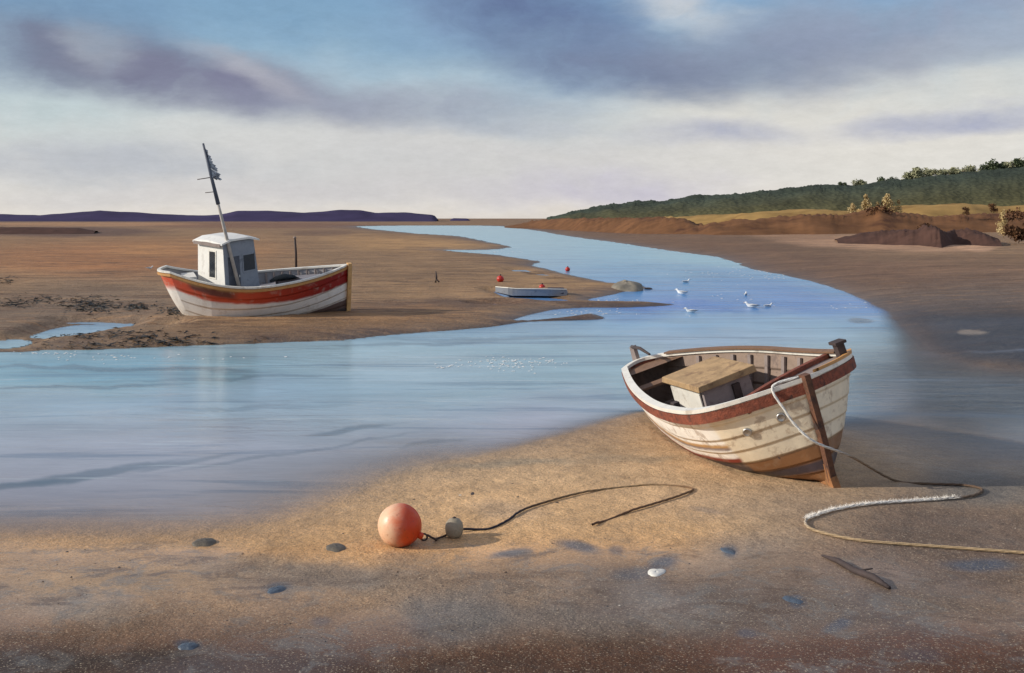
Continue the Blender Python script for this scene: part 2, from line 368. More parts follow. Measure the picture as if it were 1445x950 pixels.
# -------- mud and sand colours: where each sediment lies, plus a painted boat shadow
wx = vn(Xg/Yg*60, np.log(Yg)*30, .35, 11, 5)*26; wy = vn(Xg/Yg*60, np.log(Yg)*30, .35, 12, 5)*9*np.clip((PYe-300)/150, .15, 1.6)
QX, QY = PXg+wx, PYe+wy
G = np.zeros(PXg.shape+(3,))
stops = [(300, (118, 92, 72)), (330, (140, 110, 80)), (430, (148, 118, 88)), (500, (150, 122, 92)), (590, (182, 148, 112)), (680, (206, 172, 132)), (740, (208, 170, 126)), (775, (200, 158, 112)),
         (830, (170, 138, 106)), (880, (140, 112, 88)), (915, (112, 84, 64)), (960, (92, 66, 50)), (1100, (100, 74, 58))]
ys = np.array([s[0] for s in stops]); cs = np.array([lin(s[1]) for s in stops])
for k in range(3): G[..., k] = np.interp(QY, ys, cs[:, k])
land_sp = [  # px, py, rx, ry, tilt, colour, cover, edge softness
 (150, 365, 260, 30, 0, (158, 106, 66), .85, .7), (300, 350, 140, 18, 0, (168, 120, 76), .5, .8), (100, 440, 230, 50, -3, (112, 96, 84), .9, .7), (560, 375, 220, 34, 3, (136, 108, 80), .7, .8), (640, 430, 190, 10, -2, (84, 64, 58), .8, .6),  # last spot: dark wet mud plus painted shade of the fishing boat
 (560, 345, 100, 14, 3, (190, 148, 98), .6, .7), (650, 345, 70, 8, 2, (186, 146, 100), .7, .5), (480, 455, 260, 20, -3, (142, 104, 66), .75, .7), (300, 470, 330, 14, -3, (112, 88, 68), .6, .8),
 (90, 327, 150, 8, 0, (76, 52, 50), .85, .35), (370, 318, 200, 5, 0, (112, 74, 58), .7, .5), (120, 316.5, 170, 3, 0, (170, 128, 92), .8, .4), (450, 329, 60, 4, 0, (88, 60, 52), .6, .4), (210, 352, 60, 12, 0, (180, 130, 82), .5, .6),
 (790, 395, 110, 14, 6, (176, 140, 100), .7, .6), (860, 428, 70, 5, 0, (104, 78, 56), .8, .4), (900, 430, 60, 4, 0, (60, 46, 42), .8, .3), (790, 452, 90, 6, -2, (98, 70, 50), .85, .3),
 (1000, 340, 260, 16, 4, (104, 76, 58), .8, .6), (840, 322, 110, 8, 2, (94, 66, 54), .85, .5), (900, 322, 120, 3, 1, (158, 118, 66), .7, .5), (1020, 320, 120, 6, 2, (140, 104, 62), .7, .5),
 (1150, 375, 240, 22, 7, (112, 82, 62), .8, .7), (1300, 385, 260, 30, 0, (118, 88, 68), .8, .7), (1230, 343, 150, 11, 3, (190, 148, 116), .9, .5), (1120, 332, 70, 7, 3, (160, 122, 92), .7, .4), (1375, 345, 30, 10, 0, (206, 162, 128), .9, .3),
 (1350, 430, 240, 40, -4, (92, 82, 80), .85, .8), (1420, 480, 190, 52, 0, (34, 42, 56), .98, .6), (1330, 452, 110, 22, 2, (52, 58, 70), .8, .8), (1372, 470, 24, 4, 2, (168, 152, 136), .8, .3), (1300, 500, 50, 3, 3, (120, 126, 140), .6, .6), (1420, 495, 60, 3, -2, (110, 118, 134), .6, .6),
 # foreground
 (1150, 720, 260, 40, 4, (186, 160, 134), .7, .9), (1350, 770, 270, 110, 0, (112, 94, 82), .97, .7), (1040, 850, 460, 76, 2, (102, 88, 78), .93, .8), (700, 830, 200, 34, 0, (150, 128, 108), .6, .9),
 (1240, 925, 420, 40, 0, (104, 66, 40), .9, .7), (760, 940, 260, 22, 0, (94, 64, 44), .7, .8), (330, 800, 130, 20, 0, (140, 126, 112), .6, .7), (470, 815, 150, 26, -2, (128, 118, 108), .75, .7), (160, 815, 170, 34, 0, (178, 142, 98), .7, .8), (120, 860, 80, 24, 0, (152, 140, 126), .5, .8),
 (640, 875, 110, 40, 8, (112, 110, 108), .75, .7), (790, 875, 150, 26, 6, (132, 122, 114), .6, .8), (100, 935, 320, 22, 0, (62, 52, 44), .8, .8), (500, 945, 400, 16, 0, (84, 62, 48), .8, .8), (300, 770, 330, 10, -2, (204, 166, 120), .5, .8),
 (1050, 775, 110, 30, -6, (148, 138, 130), .6, .8), (1180, 800, 160, 40, 0, (140, 120, 106), .5, .8), (950, 860, 90, 34, 10, (146, 136, 126), .5, .8),
 (720, 655, 120, 8, -3, (140, 134, 118), .5, .7), (900, 645, 80, 8, 0, (150, 134, 112), .5, .7), (1400, 685, 150, 30, 0, (108, 108, 106), .8, .8), (720, 718, 60, 14, 0, (172, 150, 128), .5, .8)]
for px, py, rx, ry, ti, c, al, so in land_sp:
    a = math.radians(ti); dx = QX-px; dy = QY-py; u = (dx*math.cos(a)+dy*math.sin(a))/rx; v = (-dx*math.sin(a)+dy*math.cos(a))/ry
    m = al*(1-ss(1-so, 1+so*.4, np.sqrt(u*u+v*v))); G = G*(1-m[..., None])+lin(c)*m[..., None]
# blue-black silt smears
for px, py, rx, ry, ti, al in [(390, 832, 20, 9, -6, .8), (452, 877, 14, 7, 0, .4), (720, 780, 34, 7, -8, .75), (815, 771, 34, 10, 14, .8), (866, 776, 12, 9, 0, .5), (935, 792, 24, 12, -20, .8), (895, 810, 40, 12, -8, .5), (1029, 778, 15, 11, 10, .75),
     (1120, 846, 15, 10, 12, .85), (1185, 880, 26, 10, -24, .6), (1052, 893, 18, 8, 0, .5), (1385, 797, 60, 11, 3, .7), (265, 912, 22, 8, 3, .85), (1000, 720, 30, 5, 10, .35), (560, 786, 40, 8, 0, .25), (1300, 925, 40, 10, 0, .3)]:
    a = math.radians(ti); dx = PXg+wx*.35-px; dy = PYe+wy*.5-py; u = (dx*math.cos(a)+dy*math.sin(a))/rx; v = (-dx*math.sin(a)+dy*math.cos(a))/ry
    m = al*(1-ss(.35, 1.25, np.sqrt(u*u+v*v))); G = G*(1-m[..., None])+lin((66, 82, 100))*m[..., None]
G *= (1+.10*vn(Xg/Yg*60, np.log(Yg)*40, 1.5, 21, 5))[..., None]
G *= (1+.16*vn(Xg/Yg*60, np.log(Yg)*60, .25, 22, 4))[..., None]
wet = np.exp(-np.maximum(-Dg, 0)/(.5+.02*Yg))       # wet rim beside the water
wet = np.clip(np.maximum(wet, .8*ss(1230, 1330, PXg)*ss(425, 460, PYe)*(PYe < 600)), 0, 1)
rim = np.exp(-np.maximum(-Dg, 0)/(.016*Yg))*(Yg > 19)*(.45+.55*ss(-.3, .3, vn(Xg, Yg, .12, 51, 3)))
G = G*(1-.75*rim[..., None])+lin((78, 58, 48))*.75*rim[..., None]
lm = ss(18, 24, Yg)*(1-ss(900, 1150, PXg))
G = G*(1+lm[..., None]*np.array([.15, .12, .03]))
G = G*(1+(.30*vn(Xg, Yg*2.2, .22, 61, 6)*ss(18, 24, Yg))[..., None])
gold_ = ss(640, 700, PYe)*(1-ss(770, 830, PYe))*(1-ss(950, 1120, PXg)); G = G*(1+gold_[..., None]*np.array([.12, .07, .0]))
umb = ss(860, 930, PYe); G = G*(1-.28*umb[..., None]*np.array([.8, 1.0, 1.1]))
film = ss(756, 780, PYe)*ss(-.35, .25, vn(Xg, Yg, .55, 33, 4))*(Yg < 14)
gm = bpy.data.materials.new('mud_and_sand'); gm.use_nodes = True; t = NT(gm.node_tree)
co = t.n('ShaderNodeTexCoord').outputs['Object']
c = t.n('ShaderNodeAttribute', attribute_name='Col').outputs['Color']
wt = t.n('ShaderNodeAttribute', attribute_name='wet').outputs['Fac']
na = t.noise(co, 1.6, 9, .66, .5); nb = t.noise(co, 38, 4, .7)
f = t.math('MULTIPLY', t.maprange(na.outputs[0], .3, .7, .82, 1.18, smooth=False), t.maprange(nb.outputs[0], .35, .65, .76, 1.24, smooth=False))
c = t.n('ShaderNodeVectorMath', operation='SCALE', ins={0: c, 'Scale': f}).outputs[0]
stv = t.n('ShaderNodeMapping', ins={'Vector': co, 'Scale': (.16, .75, 1), 'Rotation': (0, 0, math.radians(-6))}).outputs[0]
farm = t.n('ShaderNodeAttribute', attribute_name='far').outputs['Fac']
s1 = t.maprange(t.noise(stv, 1.5, 10, .78, .8).outputs[0], .49, .58); s2 = t.maprange(t.noise(stv, 2.6, 10, .78, .5).outputs[0], .53, .62)
c = t.mix(t.math('MULTIPLY', t.math('MULTIPLY', s1, farm), .75), c, srgb(92, 66, 50))
c = t.mix(t.math('MULTIPLY', t.math('MULTIPLY', s2, farm), .5), c, srgb(182, 140, 98))
m1 = t.maprange(t.noise(co, 2.6, 10, .74, .8).outputs[0], .50, .60); m2 = t.maprange(t.noise(t.n('ShaderNodeMapping', ins={'Vector': co, 'Location': (31, 7, 0), 'Scale': (.7, 1.5, 1)}).outputs[0], 1.6, 10, .74, .8).outputs[0], .51, .60)
fl_a = t.n('ShaderNodeAttribute', attribute_name='film').outputs['Fac']
c = t.mix(t.math('MULTIPLY', m1, t.math('MULTIPLY_ADD', fl_a, .42, .12)), c, srgb(116, 114, 110))
c = t.mix(t.math('MULTIPLY', m2, t.math('MULTIPLY_ADD', fl_a, .5, .08)), c, srgb(84, 64, 50))
sp1 = t.maprange(t.noise(co, 70, 3, .6).outputs[0], .58, .64); c = t.mix(t.math('MULTIPLY', sp1, .55), c, srgb(70, 56, 48))
sp2 = t.maprange(t.noise(t.n('ShaderNodeMapping', ins={'Vector': co, 'Location': (3, 17, 0)}).outputs[0], 60, 3, .6).outputs[0], .59, .66); c = t.mix(t.math('MULTIPLY', sp2, .5), c, srgb(214, 196, 168))
c = t.mix(t.math('MULTIPLY', wt, .42), c, t.n('ShaderNodeVectorMath', operation='SCALE', ins={0: c, 'Scale': .45}).outputs[0])
rg = t.math('SUBTRACT', t.math('SUBTRACT', .85, t.math('MULTIPLY', wt, .45)), t.math('MULTIPLY', fl_a, .48))
pr = t.n('ShaderNodeBsdfPrincipled', ins={'Base Color': c, 'Roughness': rg, 'Specular IOR Level': .28})
hh = t.math('ADD', t.math('MULTIPLY', t.noise(co, 55, 5, .7).outputs[0], .35), t.math('ADD', t.math('MULTIPLY', t.noise(co, 6, 6, .6).outputs[0], 1.0), t.math('MULTIPLY', t.noise(co, 1.5, 5, .6).outputs[0], 1.2)))
bp = t.n('ShaderNodeBump', ins={'Strength': t.math('SUBTRACT', .95, t.math('MULTIPLY', fl_a, .80)), 'Distance': .045, 'Height': hh})
t.t.links.new(bp.outputs[0], pr.inputs['Normal'])
t.n('ShaderNodeOutputMaterial', ins={'Surface': pr.outputs[0]})
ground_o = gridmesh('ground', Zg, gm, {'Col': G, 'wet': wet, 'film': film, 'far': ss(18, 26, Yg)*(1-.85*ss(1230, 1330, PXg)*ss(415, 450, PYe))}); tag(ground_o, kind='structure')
# -------- water
Wc = np.zeros(PXg.shape+(3,))
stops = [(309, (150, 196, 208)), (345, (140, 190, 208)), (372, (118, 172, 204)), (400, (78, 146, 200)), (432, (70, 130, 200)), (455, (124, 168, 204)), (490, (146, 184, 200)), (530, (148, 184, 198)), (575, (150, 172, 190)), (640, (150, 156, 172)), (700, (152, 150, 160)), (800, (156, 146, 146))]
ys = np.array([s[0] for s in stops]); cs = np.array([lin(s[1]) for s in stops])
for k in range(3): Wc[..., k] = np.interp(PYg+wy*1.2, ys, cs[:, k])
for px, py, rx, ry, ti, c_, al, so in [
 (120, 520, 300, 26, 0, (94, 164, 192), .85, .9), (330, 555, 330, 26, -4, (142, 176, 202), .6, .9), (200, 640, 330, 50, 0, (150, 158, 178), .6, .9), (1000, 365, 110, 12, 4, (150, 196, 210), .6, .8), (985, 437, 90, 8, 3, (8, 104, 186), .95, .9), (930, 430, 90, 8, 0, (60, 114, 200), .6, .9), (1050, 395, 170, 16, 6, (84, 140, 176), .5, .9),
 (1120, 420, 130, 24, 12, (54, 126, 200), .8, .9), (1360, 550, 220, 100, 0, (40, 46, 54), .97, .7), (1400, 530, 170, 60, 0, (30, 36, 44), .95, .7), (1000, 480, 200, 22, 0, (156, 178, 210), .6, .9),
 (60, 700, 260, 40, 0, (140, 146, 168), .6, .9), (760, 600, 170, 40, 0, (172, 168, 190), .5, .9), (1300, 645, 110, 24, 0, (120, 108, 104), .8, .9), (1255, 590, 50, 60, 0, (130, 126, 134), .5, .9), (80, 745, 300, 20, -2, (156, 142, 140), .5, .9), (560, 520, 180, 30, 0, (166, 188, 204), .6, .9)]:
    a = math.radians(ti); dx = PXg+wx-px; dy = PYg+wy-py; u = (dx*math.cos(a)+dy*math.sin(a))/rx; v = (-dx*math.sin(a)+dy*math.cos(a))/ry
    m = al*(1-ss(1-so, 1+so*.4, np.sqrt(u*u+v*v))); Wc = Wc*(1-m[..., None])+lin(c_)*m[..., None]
# darker streaks drawn along the water
for px, py, rx, ry, ti, al in [(150, 521, 260, 4, 1, .6), (100, 545, 200, 3, -2, .5), (330, 533, 220, 3, -1, .4), (130, 668, 150, 7, -8, .6), (20, 685, 100, 6, -6, .6), (500, 606, 70, 5, -8, .55), (620, 625, 60, 3, -8, .35), (600, 484, 130, 3, -2, .5), (420, 640, 200, 3, -9, .35), (260, 655, 90, 4, -10, .4),
     (1215, 454, 24, 3, 2, .8), (700, 478, 150, 3, 0, .4), (1398, 608, 5, 12, 0, .5), (350, 575, 160, 3, -2, .3)]:
    a = math.radians(ti); dx = PXg+wx*.5-px; dy = PYg+wy*.5-py; u = (dx*math.cos(a)+dy*math.sin(a))/rx; v = (-dx*math.sin(a)+dy*math.cos(a))/ry
    m = al*(1-ss(.5, 1.15, np.sqrt(u*u+v*v))); Wc = Wc*(1-m[..., None])+lin((66, 92, 112))*m[..., None]
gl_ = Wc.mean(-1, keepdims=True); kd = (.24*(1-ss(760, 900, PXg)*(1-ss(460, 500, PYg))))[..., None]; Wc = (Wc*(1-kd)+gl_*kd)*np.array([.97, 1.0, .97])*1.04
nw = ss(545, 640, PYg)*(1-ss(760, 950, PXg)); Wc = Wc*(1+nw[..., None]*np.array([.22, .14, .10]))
depth = np.maximum(-Zg, 0)
k_ = 1-ss(15.5, 20.5, Yg); soft = 1/(.028*k_+.008*(1-k_)+.04*ss(1150, 1300, PXg))
alpha = 1-np.exp(-depth*soft)
wm = bpy.data.materials.new('estuary_water'); wm.use_nodes = True; t = NT(wm.node_tree)
co = t.n('ShaderNodeTexCoord').outputs['Object']
mp = t.n('ShaderNodeMapping', ins={'Vector': co, 'Scale': (.35, 1.0, 1.0), 'Rotation': (0, 0, math.radians(8))})
rp = t.noise(mp.outputs[0], 3.2, 4, .55, .6); rp2 = t.noise(mp.outputs[0], 14, 3, .5, .3); rp3 = t.noise(mp.outputs[0], .35, 4, .6)
hgt = t.math('ADD', t.math('MULTIPLY', rp.outputs[0], 1.0), t.math('MULTIPLY', rp2.outputs[0], .22))
gust = t.maprange(rp3.outputs[0], .4, .6, .25, 1.0)
bp = t.n('ShaderNodeBump', ins={'Strength': t.math('MULTIPLY', gust, .85), 'Distance': .03, 'Height': hgt})
c = t.n('ShaderNodeAttribute', attribute_name='Col').outputs['Color']
f = t.maprange(t.noise(mp.outputs[0], .8, 9, .7).outputs[0], .3, .7, .80, 1.2, smooth=False)
c = t.n('ShaderNodeVectorMath', operation='SCALE', ins={0: c, 'Scale': f}).outputs[0]
sv = t.n('ShaderNodeMapping', ins={'Vector': co, 'Scale': (.10, 1.0, 1), 'Rotation': (0, 0, math.radians(5))}).outputs[0]
k1_ = t.maprange(t.noise(sv, 1.1, 8, .66, .7).outputs[0], .55, .63); c = t.mix(t.math('MULTIPLY', k1_, .42), c, srgb(74, 102, 128))
k2_ = t.maprange(t.noise(sv, 2.1, 8, .7, .4).outputs[0], .58, .66); c = t.mix(t.math('MULTIPLY', k2_, .35), c, srgb(206, 218, 222))
pr = t.n('ShaderNodeBsdfPrincipled', ins={'Base Color': c, 'Roughness': .2, 'Specular IOR Level': .3, 'IOR': 1.33, 'Normal': bp.outputs[0]})
tr = t.n('ShaderNodeBsdfTransparent')
al = t.n('ShaderNodeAttribute', attribute_name='alpha').outputs['Fac']
mx = t.n('ShaderNodeMixShader', ins={0: al, 1: tr.outputs[0], 2: pr.outputs[0]})
t.n('ShaderNodeOutputMaterial', ins={'Surface': mx.outputs[0]})
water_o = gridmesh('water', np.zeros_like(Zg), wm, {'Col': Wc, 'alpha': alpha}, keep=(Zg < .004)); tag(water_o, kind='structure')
# ------------------------------------------------------------------ hills and dunes
def interp(pts, x): return float(np.interp(x, [p[0] for p in pts], [p[1] for p in pts]))
def ridge(name, prof, y0, y1, y2, m, base=None, rough=.6, step=3.0, nrow=14, colf=None, seed=1.0, rscale=.3, kind='structure', jag=0.0, ym=None):
    """a long landform: crest line given as photo rows at distance y1, foot at y0 and y2"""
    x0, x1 = prof[0][0], prof[-1][0]; n = int((x1-x0)/step)+1; P = []; Cc = []
    for i in range(nrow):
        k = i/(nrow-1); row = []; cr = []
        for j in range(n):
            px = x0+(x1-x0)*j/(n-1); ytop = interp(prof, px)
            mu = (interp(ym, px)*(1+.03*mnoise.fractal(Vector((px*.008, seed, 2)), 1, 2, 2))) if ym else 1.0
            Y = (y0+(y1-y0)*(k/.6) if k < .6 else y1+(y2-y1)*((k-.6)/.4))*mu
            zt = EYE-(ytop-HZ)/F*y1*mu; X = (px-CX)/F*y1*mu+(px-CX)/F*(Y-y1*mu)*.9
            s = (.5-.5*math.cos(min(k/.6, 1)*math.pi))**.85 if k < .6 else math.cos((k-.6)/.4*math.pi/2)**.7
            zb = -.6 if base is None else base
            z = zb+(zt-zb)*s
            nz_ = mnoise.fractal(Vector((X*rscale, Y*rscale, seed)), 1.0, 2.0, 4)
            z += nz_*rough*min(1, max(0, zt-zb)/2)*(.4+.6*s)
            if jag and k > .4: z += abs(mnoise.noise(Vector((X*.9, seed, 0))))*jag*min(1, max(0, zt)/3)
            row.append((X, Y, z)); 
            if colf: cr.append(colf(px, k))
        P.append(row); Cc.append(cr)
    mb = MB(); mb.grid(P, Cc if colf else None)
    o = mb.build(name, m); tag(o, kind=kind); return o
hill_m = mat('heather_hill', srgb(62, 54, 84), .95, var=.25, vscale=.03, bump=.3, bscale=.3, spec=.1)
ridge('hills', [(-1400, 300), (-600, 298), (-200, 302), (0, 302), (55, 304), (90, 301), (140, 297), (200, 301), (250, 303.5), (310, 303), (335, 298), (380, 299), (430, 300), (480, 296), (510, 297), (530, 301), (580, 301), (612, 303), (617, 310)],
      860, 950, 1200, hill_m, rough=1.2, step=4, rscale=.02, seed=3)
ridge('hills', [(634, 312), (638, 308), (660, 308.3), (664, 312)], 1050, 1100, 1150, hill_m, rough=.2, step=3, rscale=.02, seed=4)
green_m = bpy.data.materials.new('wooded_hill'); green_m.use_nodes = True; t = NT(green_m.node_tree)
co = t.n('ShaderNodeTexCoord').outputs['Object']; att = t.n('ShaderNodeAttribute', attribute_name='Col').outputs['Color']
nn = t.noise(t.n('ShaderNodeMapping', ins={'Vector': co, 'Scale': (.5, .35, 1)}).outputs[0], .08, 9, .72); n5 = t.n('ShaderNodeTexVoronoi', ins={'Vector': co, 'Scale': .45})
f = t.math('MULTIPLY', t.maprange(nn.outputs[0], .3, .7, .6, 1.4, smooth=False), t.maprange(n5.outputs['Distance'], 0, .8, 1.1, .85, smooth=False))
c = t.n('ShaderNodeVectorMath', operation='SCALE', ins={0: att, 'Scale': f}).outputs[0]
pr = t.n('ShaderNodeBsdfPrincipled', ins={'Base Color': c, 'Roughness': .95, 'Specular IOR Level': .1})
bp = t.n('ShaderNodeBump', ins={'Strength': .5, 'Distance': .9, 'Height': n5.outputs['Distance']}); t.t.links.new(bp.outputs[0], pr.inputs['Normal'])
t.n('ShaderNodeOutputMaterial', ins={'Surface': pr.outputs[0]})
def gcol(px, k):
    a = np.array(srgb(104, 96, 60)); b = np.array(srgb(62, 70, 60)); q = min(1, max(0, (k-.1)/.35)); return tuple((a*(1-q)+b*q)*1.0)
head = [(772, 309), (790, 303), (820, 296), (860, 290), (920, 285), (980, 279), (1060, 273), (1110, 266), (1150, 262), (1200, 262), (1250, 258), (1300, 250), (1360, 245), (1410, 240), (1445, 237), (1700, 222), (2200, 215), (2600, 218)]
ridge('hills', head, 410, 510, 760, green_m, rough=1.6, step=2, nrow=26, rscale=.08, colf=gcol, seed=7, jag=1.0)
dune_m = mat('dune_grass', srgb(158, 126, 76), .95, var=.3, vscale=.12, bump=.6, bscale=2.0, spec=.1, dirt=(srgb(110, 76, 44), .08, .6))
ridge('dunes', [(860, 314), (875, 311.5), (900, 308.5), (960, 306), (1020, 303), (1090, 297), (1150, 295), (1200, 296), (1270, 290), (1350, 288), (1400, 291), (1445, 290), (1800, 284), (2400, 284)], 205, 245, 300, dune_m, rough=.5, step=3, rscale=.1, seed=11, ym=[(860, 1.35), (950, 1.1), (1050, 1)])
brown_m = mat('saltmarsh_brown', srgb(112, 78, 52), .95, var=.35, vscale=.2, bump=.6, bscale=2.0, spec=.1, dirt=(srgb(72, 46, 38), .15, .7))
ridge('dunes', [(712, 320), (730, 317), (750, 313), (765, 311), (800, 308.5), (880, 308), (940, 308), (970, 310), (985, 316), (1020, 314), (1080, 309), (1130, 304), (1180, 303), (1215, 299), (1240, 294), (1262, 301), (1290, 304), (1340, 305), (1380, 303), (1445, 302), (1800, 300), (2400, 300)], 150, 178, 204, brown_m, rough=.5, step=3, rscale=.2, seed=13, jag=.5, base=-.3, ym=[(712, 2.1), (760, 1.9), (820, 1.5), (900, 1.22), (1000, 1.02), (1100, 1)])
purple_m = mat('peat_bank', srgb(80, 58, 50), .95, var=.3, vscale=.5, bump=.6, bscale=3.0, spec=.1)
ridge('mud_bank', [(1180, 338), (1200, 333), (1218, 329), (1240, 326), (1275, 324.5), (1294, 324), (1304, 317), (1320, 320), (1335, 328), (1345, 324), (1372, 325), (1390, 329), (1402, 335), (1410, 338)], 95, 104, 114, purple_m, base=0.3, rough=.3, ym=[(1180, 1.10), (1240, 1.06), (1300, 1.0), (1325, .95), (1345, 1.02), (1410, .95)], step=1.5, rscale=.8, seed=17)
ridge('mud_bank', [(-260, 330), (-150, 321), (-60, 320), (60, 321), (110, 322), (135, 326)], 190, 205, 225, purple_m, base=-.1, rough=.12, step=2, rscale=.3, seed=19)
# ------------------------------------------------------------------ trees and shrubs
def shrub(name, px, py, Y, w_, h_, m, label, cat, group, shape='round', trunk=True, n=260, seed=0):
    """crown of leaf clumps over trunk and limbs; base at photo pixel (px, py) at distance Y; width and height in metres"""
    r = random.Random(seed*31+int(px)); b = at(px, py, Y); root = empty(name, b); tag(root, label, cat, group)
    mb = MB()
    if trunk:
        tk = MB(); tk.tube([(0, 0, -.5), (.03*w_, 0, h_*.3), (0, 0, h_*.75)], [w_*.05, w_*.035, w_*.01], 7)
        for k in range(4):
            a = k*1.6+r.random(); tk.tube([(0, 0, h_*(.2+.1*k)), (math.cos(a)*w_*.3, math.sin(a)*w_*.3, h_*(.45+.1*k))], [w_*.025, w_*.008], 5)
        tk.build('trunk', M['bark'], root)
    lumps = []
    NL = 7 if trunk else 14
    for k in range(NL):
        if shape == 'cone': q = r.random(); lumps.append((r.uniform(-.3, .3)*w_*(1-q), r.uniform(-.3, .3)*w_*(1-q), h_*(.15+.75*q), w_*.28*(1.05-q)+.08*w_))
        else: lumps.append((r.uniform(-.32, .32)*w_, r.uniform(-.3, .3)*w_, h_*r.uniform(.02 if not trunk else .3, .78), w_*r.uniform(.14, .26)))
    for k in range(n):
        x, y, z, R_ = lumps[k % NL]
        d = Vector((r.gauss(0, 1), r.gauss(0, 1), r.gauss(0, 1))).normalized()*R_*r.uniform(.5, 1.15)
        c_ = Vector((x, y, z))+d
        if c_.z < 0: c_.z = abs(c_.z)*.3
        s = w_*r.uniform(.028, .06); u = Vector((r.gauss(0, 1), r.gauss(0, 1), r.gauss(0, 1))).normalized(); v = u.cross(Vector((r.gauss(0, 1), r.gauss(0, 1), r.gauss(0, 1)))).normalized()
        mb.add([c_+u*s, c_+v*s, c_-u*s, c_-v*s*.8], [(0, 1, 2, 3)], None, False)
    mb.build('crown', m, root); return root
tg = 'trees along the hill crest'
crest = [(1188, 6, 'small dark bush where the hill crest first turns ragged', 'leaf_green', 0.9), (1212, 8, 'pale rounded tree standing alone on the hill crest above the golden shrubs', 'leaf_pale', 1.3), (1244, 9, 'dark round tree on the crest just right of the pale lone tree', 'leaf_green', 1.2),
 (1262, 6, 'low dark tree on the crest between the round dark tree and the pale row', 'leaf_green', 1.0), (1298, 12, 'tall pale tree at the left end of the pale row on the crest', 'leaf_pale', 1.3), (1322, 9, 'low pale tree in the middle of the pale row on the crest', 'leaf_pale', 1.0),
 (1346, 9, 'broad pale tree at the right end of the pale row on the crest', 'leaf_pale', 1.2), (1388, 11, 'dark tree on the crest left of the tallest crest tree', 'leaf_green', 1.0), (1405, 13, 'tallest dark tree on the hill crest near the right edge', 'leaf_green', 1.3), (1424, 9, 'pale tree on the crest between two dark ones at the right edge', 'leaf_pale', 1.1), (1441, 12, 'dark tree at the far right end of the hill crest', 'leaf_green', 1.2)]
for i, (px, hp, lb, mm, wf) in enumerate(crest):
    Y = 508.0; h_ = (hp+5)/F*Y; shrub('tree', px, interp(head, px)+4, Y, h_*1.25*wf, h_, M[mm], lb, 'tree', tg, seed=i, n=900)
more = [(1286, 8, 'khaki tree at the left start of the long ragged treeline on the crest'), (1310, 9, 'khaki tree right behind the tall pale tree in the crest treeline'), (1334, 7, 'lowest khaki tree, between the two broad pale trees of the crest treeline'),
 (1358, 8, 'khaki tree just right of the broad pale tree, before the dark crest trees'), (1372, 8, 'khaki tree touching the left of the first dark tree in the crest treeline'), (1398, 8, 'khaki tree squeezed between the two dark crest trees'), (1414, 9, 'khaki tree directly right of the tallest dark crest tree'),
 (1432, 11, 'khaki tree just left of the last dark tree on the crest'), (1452, 12, 'khaki tree cut by the right edge at the end of the crest treeline')]
for i, (px, hp, lb) in enumerate(more):
    Y = 512.0; h_ = (hp+4)/F*Y; shrub('tree', px, interp(head, px)+4, Y, h_*2.1, h_, M['leaf_pale'], lb, 'tree', tg, seed=80+i, n=700)
gold = [(1203, 305, 16, 9, 'low golden shrub at the left end of the golden clump below the hill'), (1222, 306, 28, 13, 'tallest pointed golden shrub below the wooded hill'), (1238, 304, 16, 10, 'small golden shrub between the two pointed ones'), (1252, 308, 30, 16, 'broad golden shrub right of the tallest pointed one'), (1268, 311, 26, 10, 'narrow golden shrub at the right end of the golden clump')]
for i, (px, py, hp, wp, lb) in enumerate(gold):
    Y = 181.0; shrub('shrub', px, py-1, Y, wp*1.7/F*Y, hp*1.15/F*Y, M['leaf_gold'], lb, 'shrub', 'golden shrubs below the wooded hill', 'cone', trunk=False, seed=i+20, n=1100)
br = [(1363, 303, 10, 9, 170, 'square brown bush standing alone on the golden dune'), (1238, 306, 9, 30, 172, 'wide dark brown bush in front of the golden shrubs'), (1306, 323, 6, 16, 104.0, 'dark bush on the crest of the purple mud bank'), (1402, 300, 12, 10, 170, 'brown bush near the right end of the golden dune')]
for i, (px, py, hp, wp, Y, lb) in enumerate(br):
    shrub('shrub', px, py, Y, wp*1.3/F*Y, hp*1.15/F*Y, M['leaf_brown'], lb, 'shrub', 'brown marsh shrubs', trunk=False, seed=i+40, n=1000)
shrub('shrub', 1436, 350, 100, 2.4, 4.2, M['leaf_brown'], 'tall brown thicket at the right edge of the marsh', 'shrub', 'brown marsh shrubs', trunk=False, seed=61, n=1600)
shrub('shrub', 1416, 338, 110, 1.5, 3.2, M['leaf_gold'], 'pale yellow pointed shrub beside the tall brown thicket', 'shrub', None, 'cone', trunk=False, seed=62, n=1200)
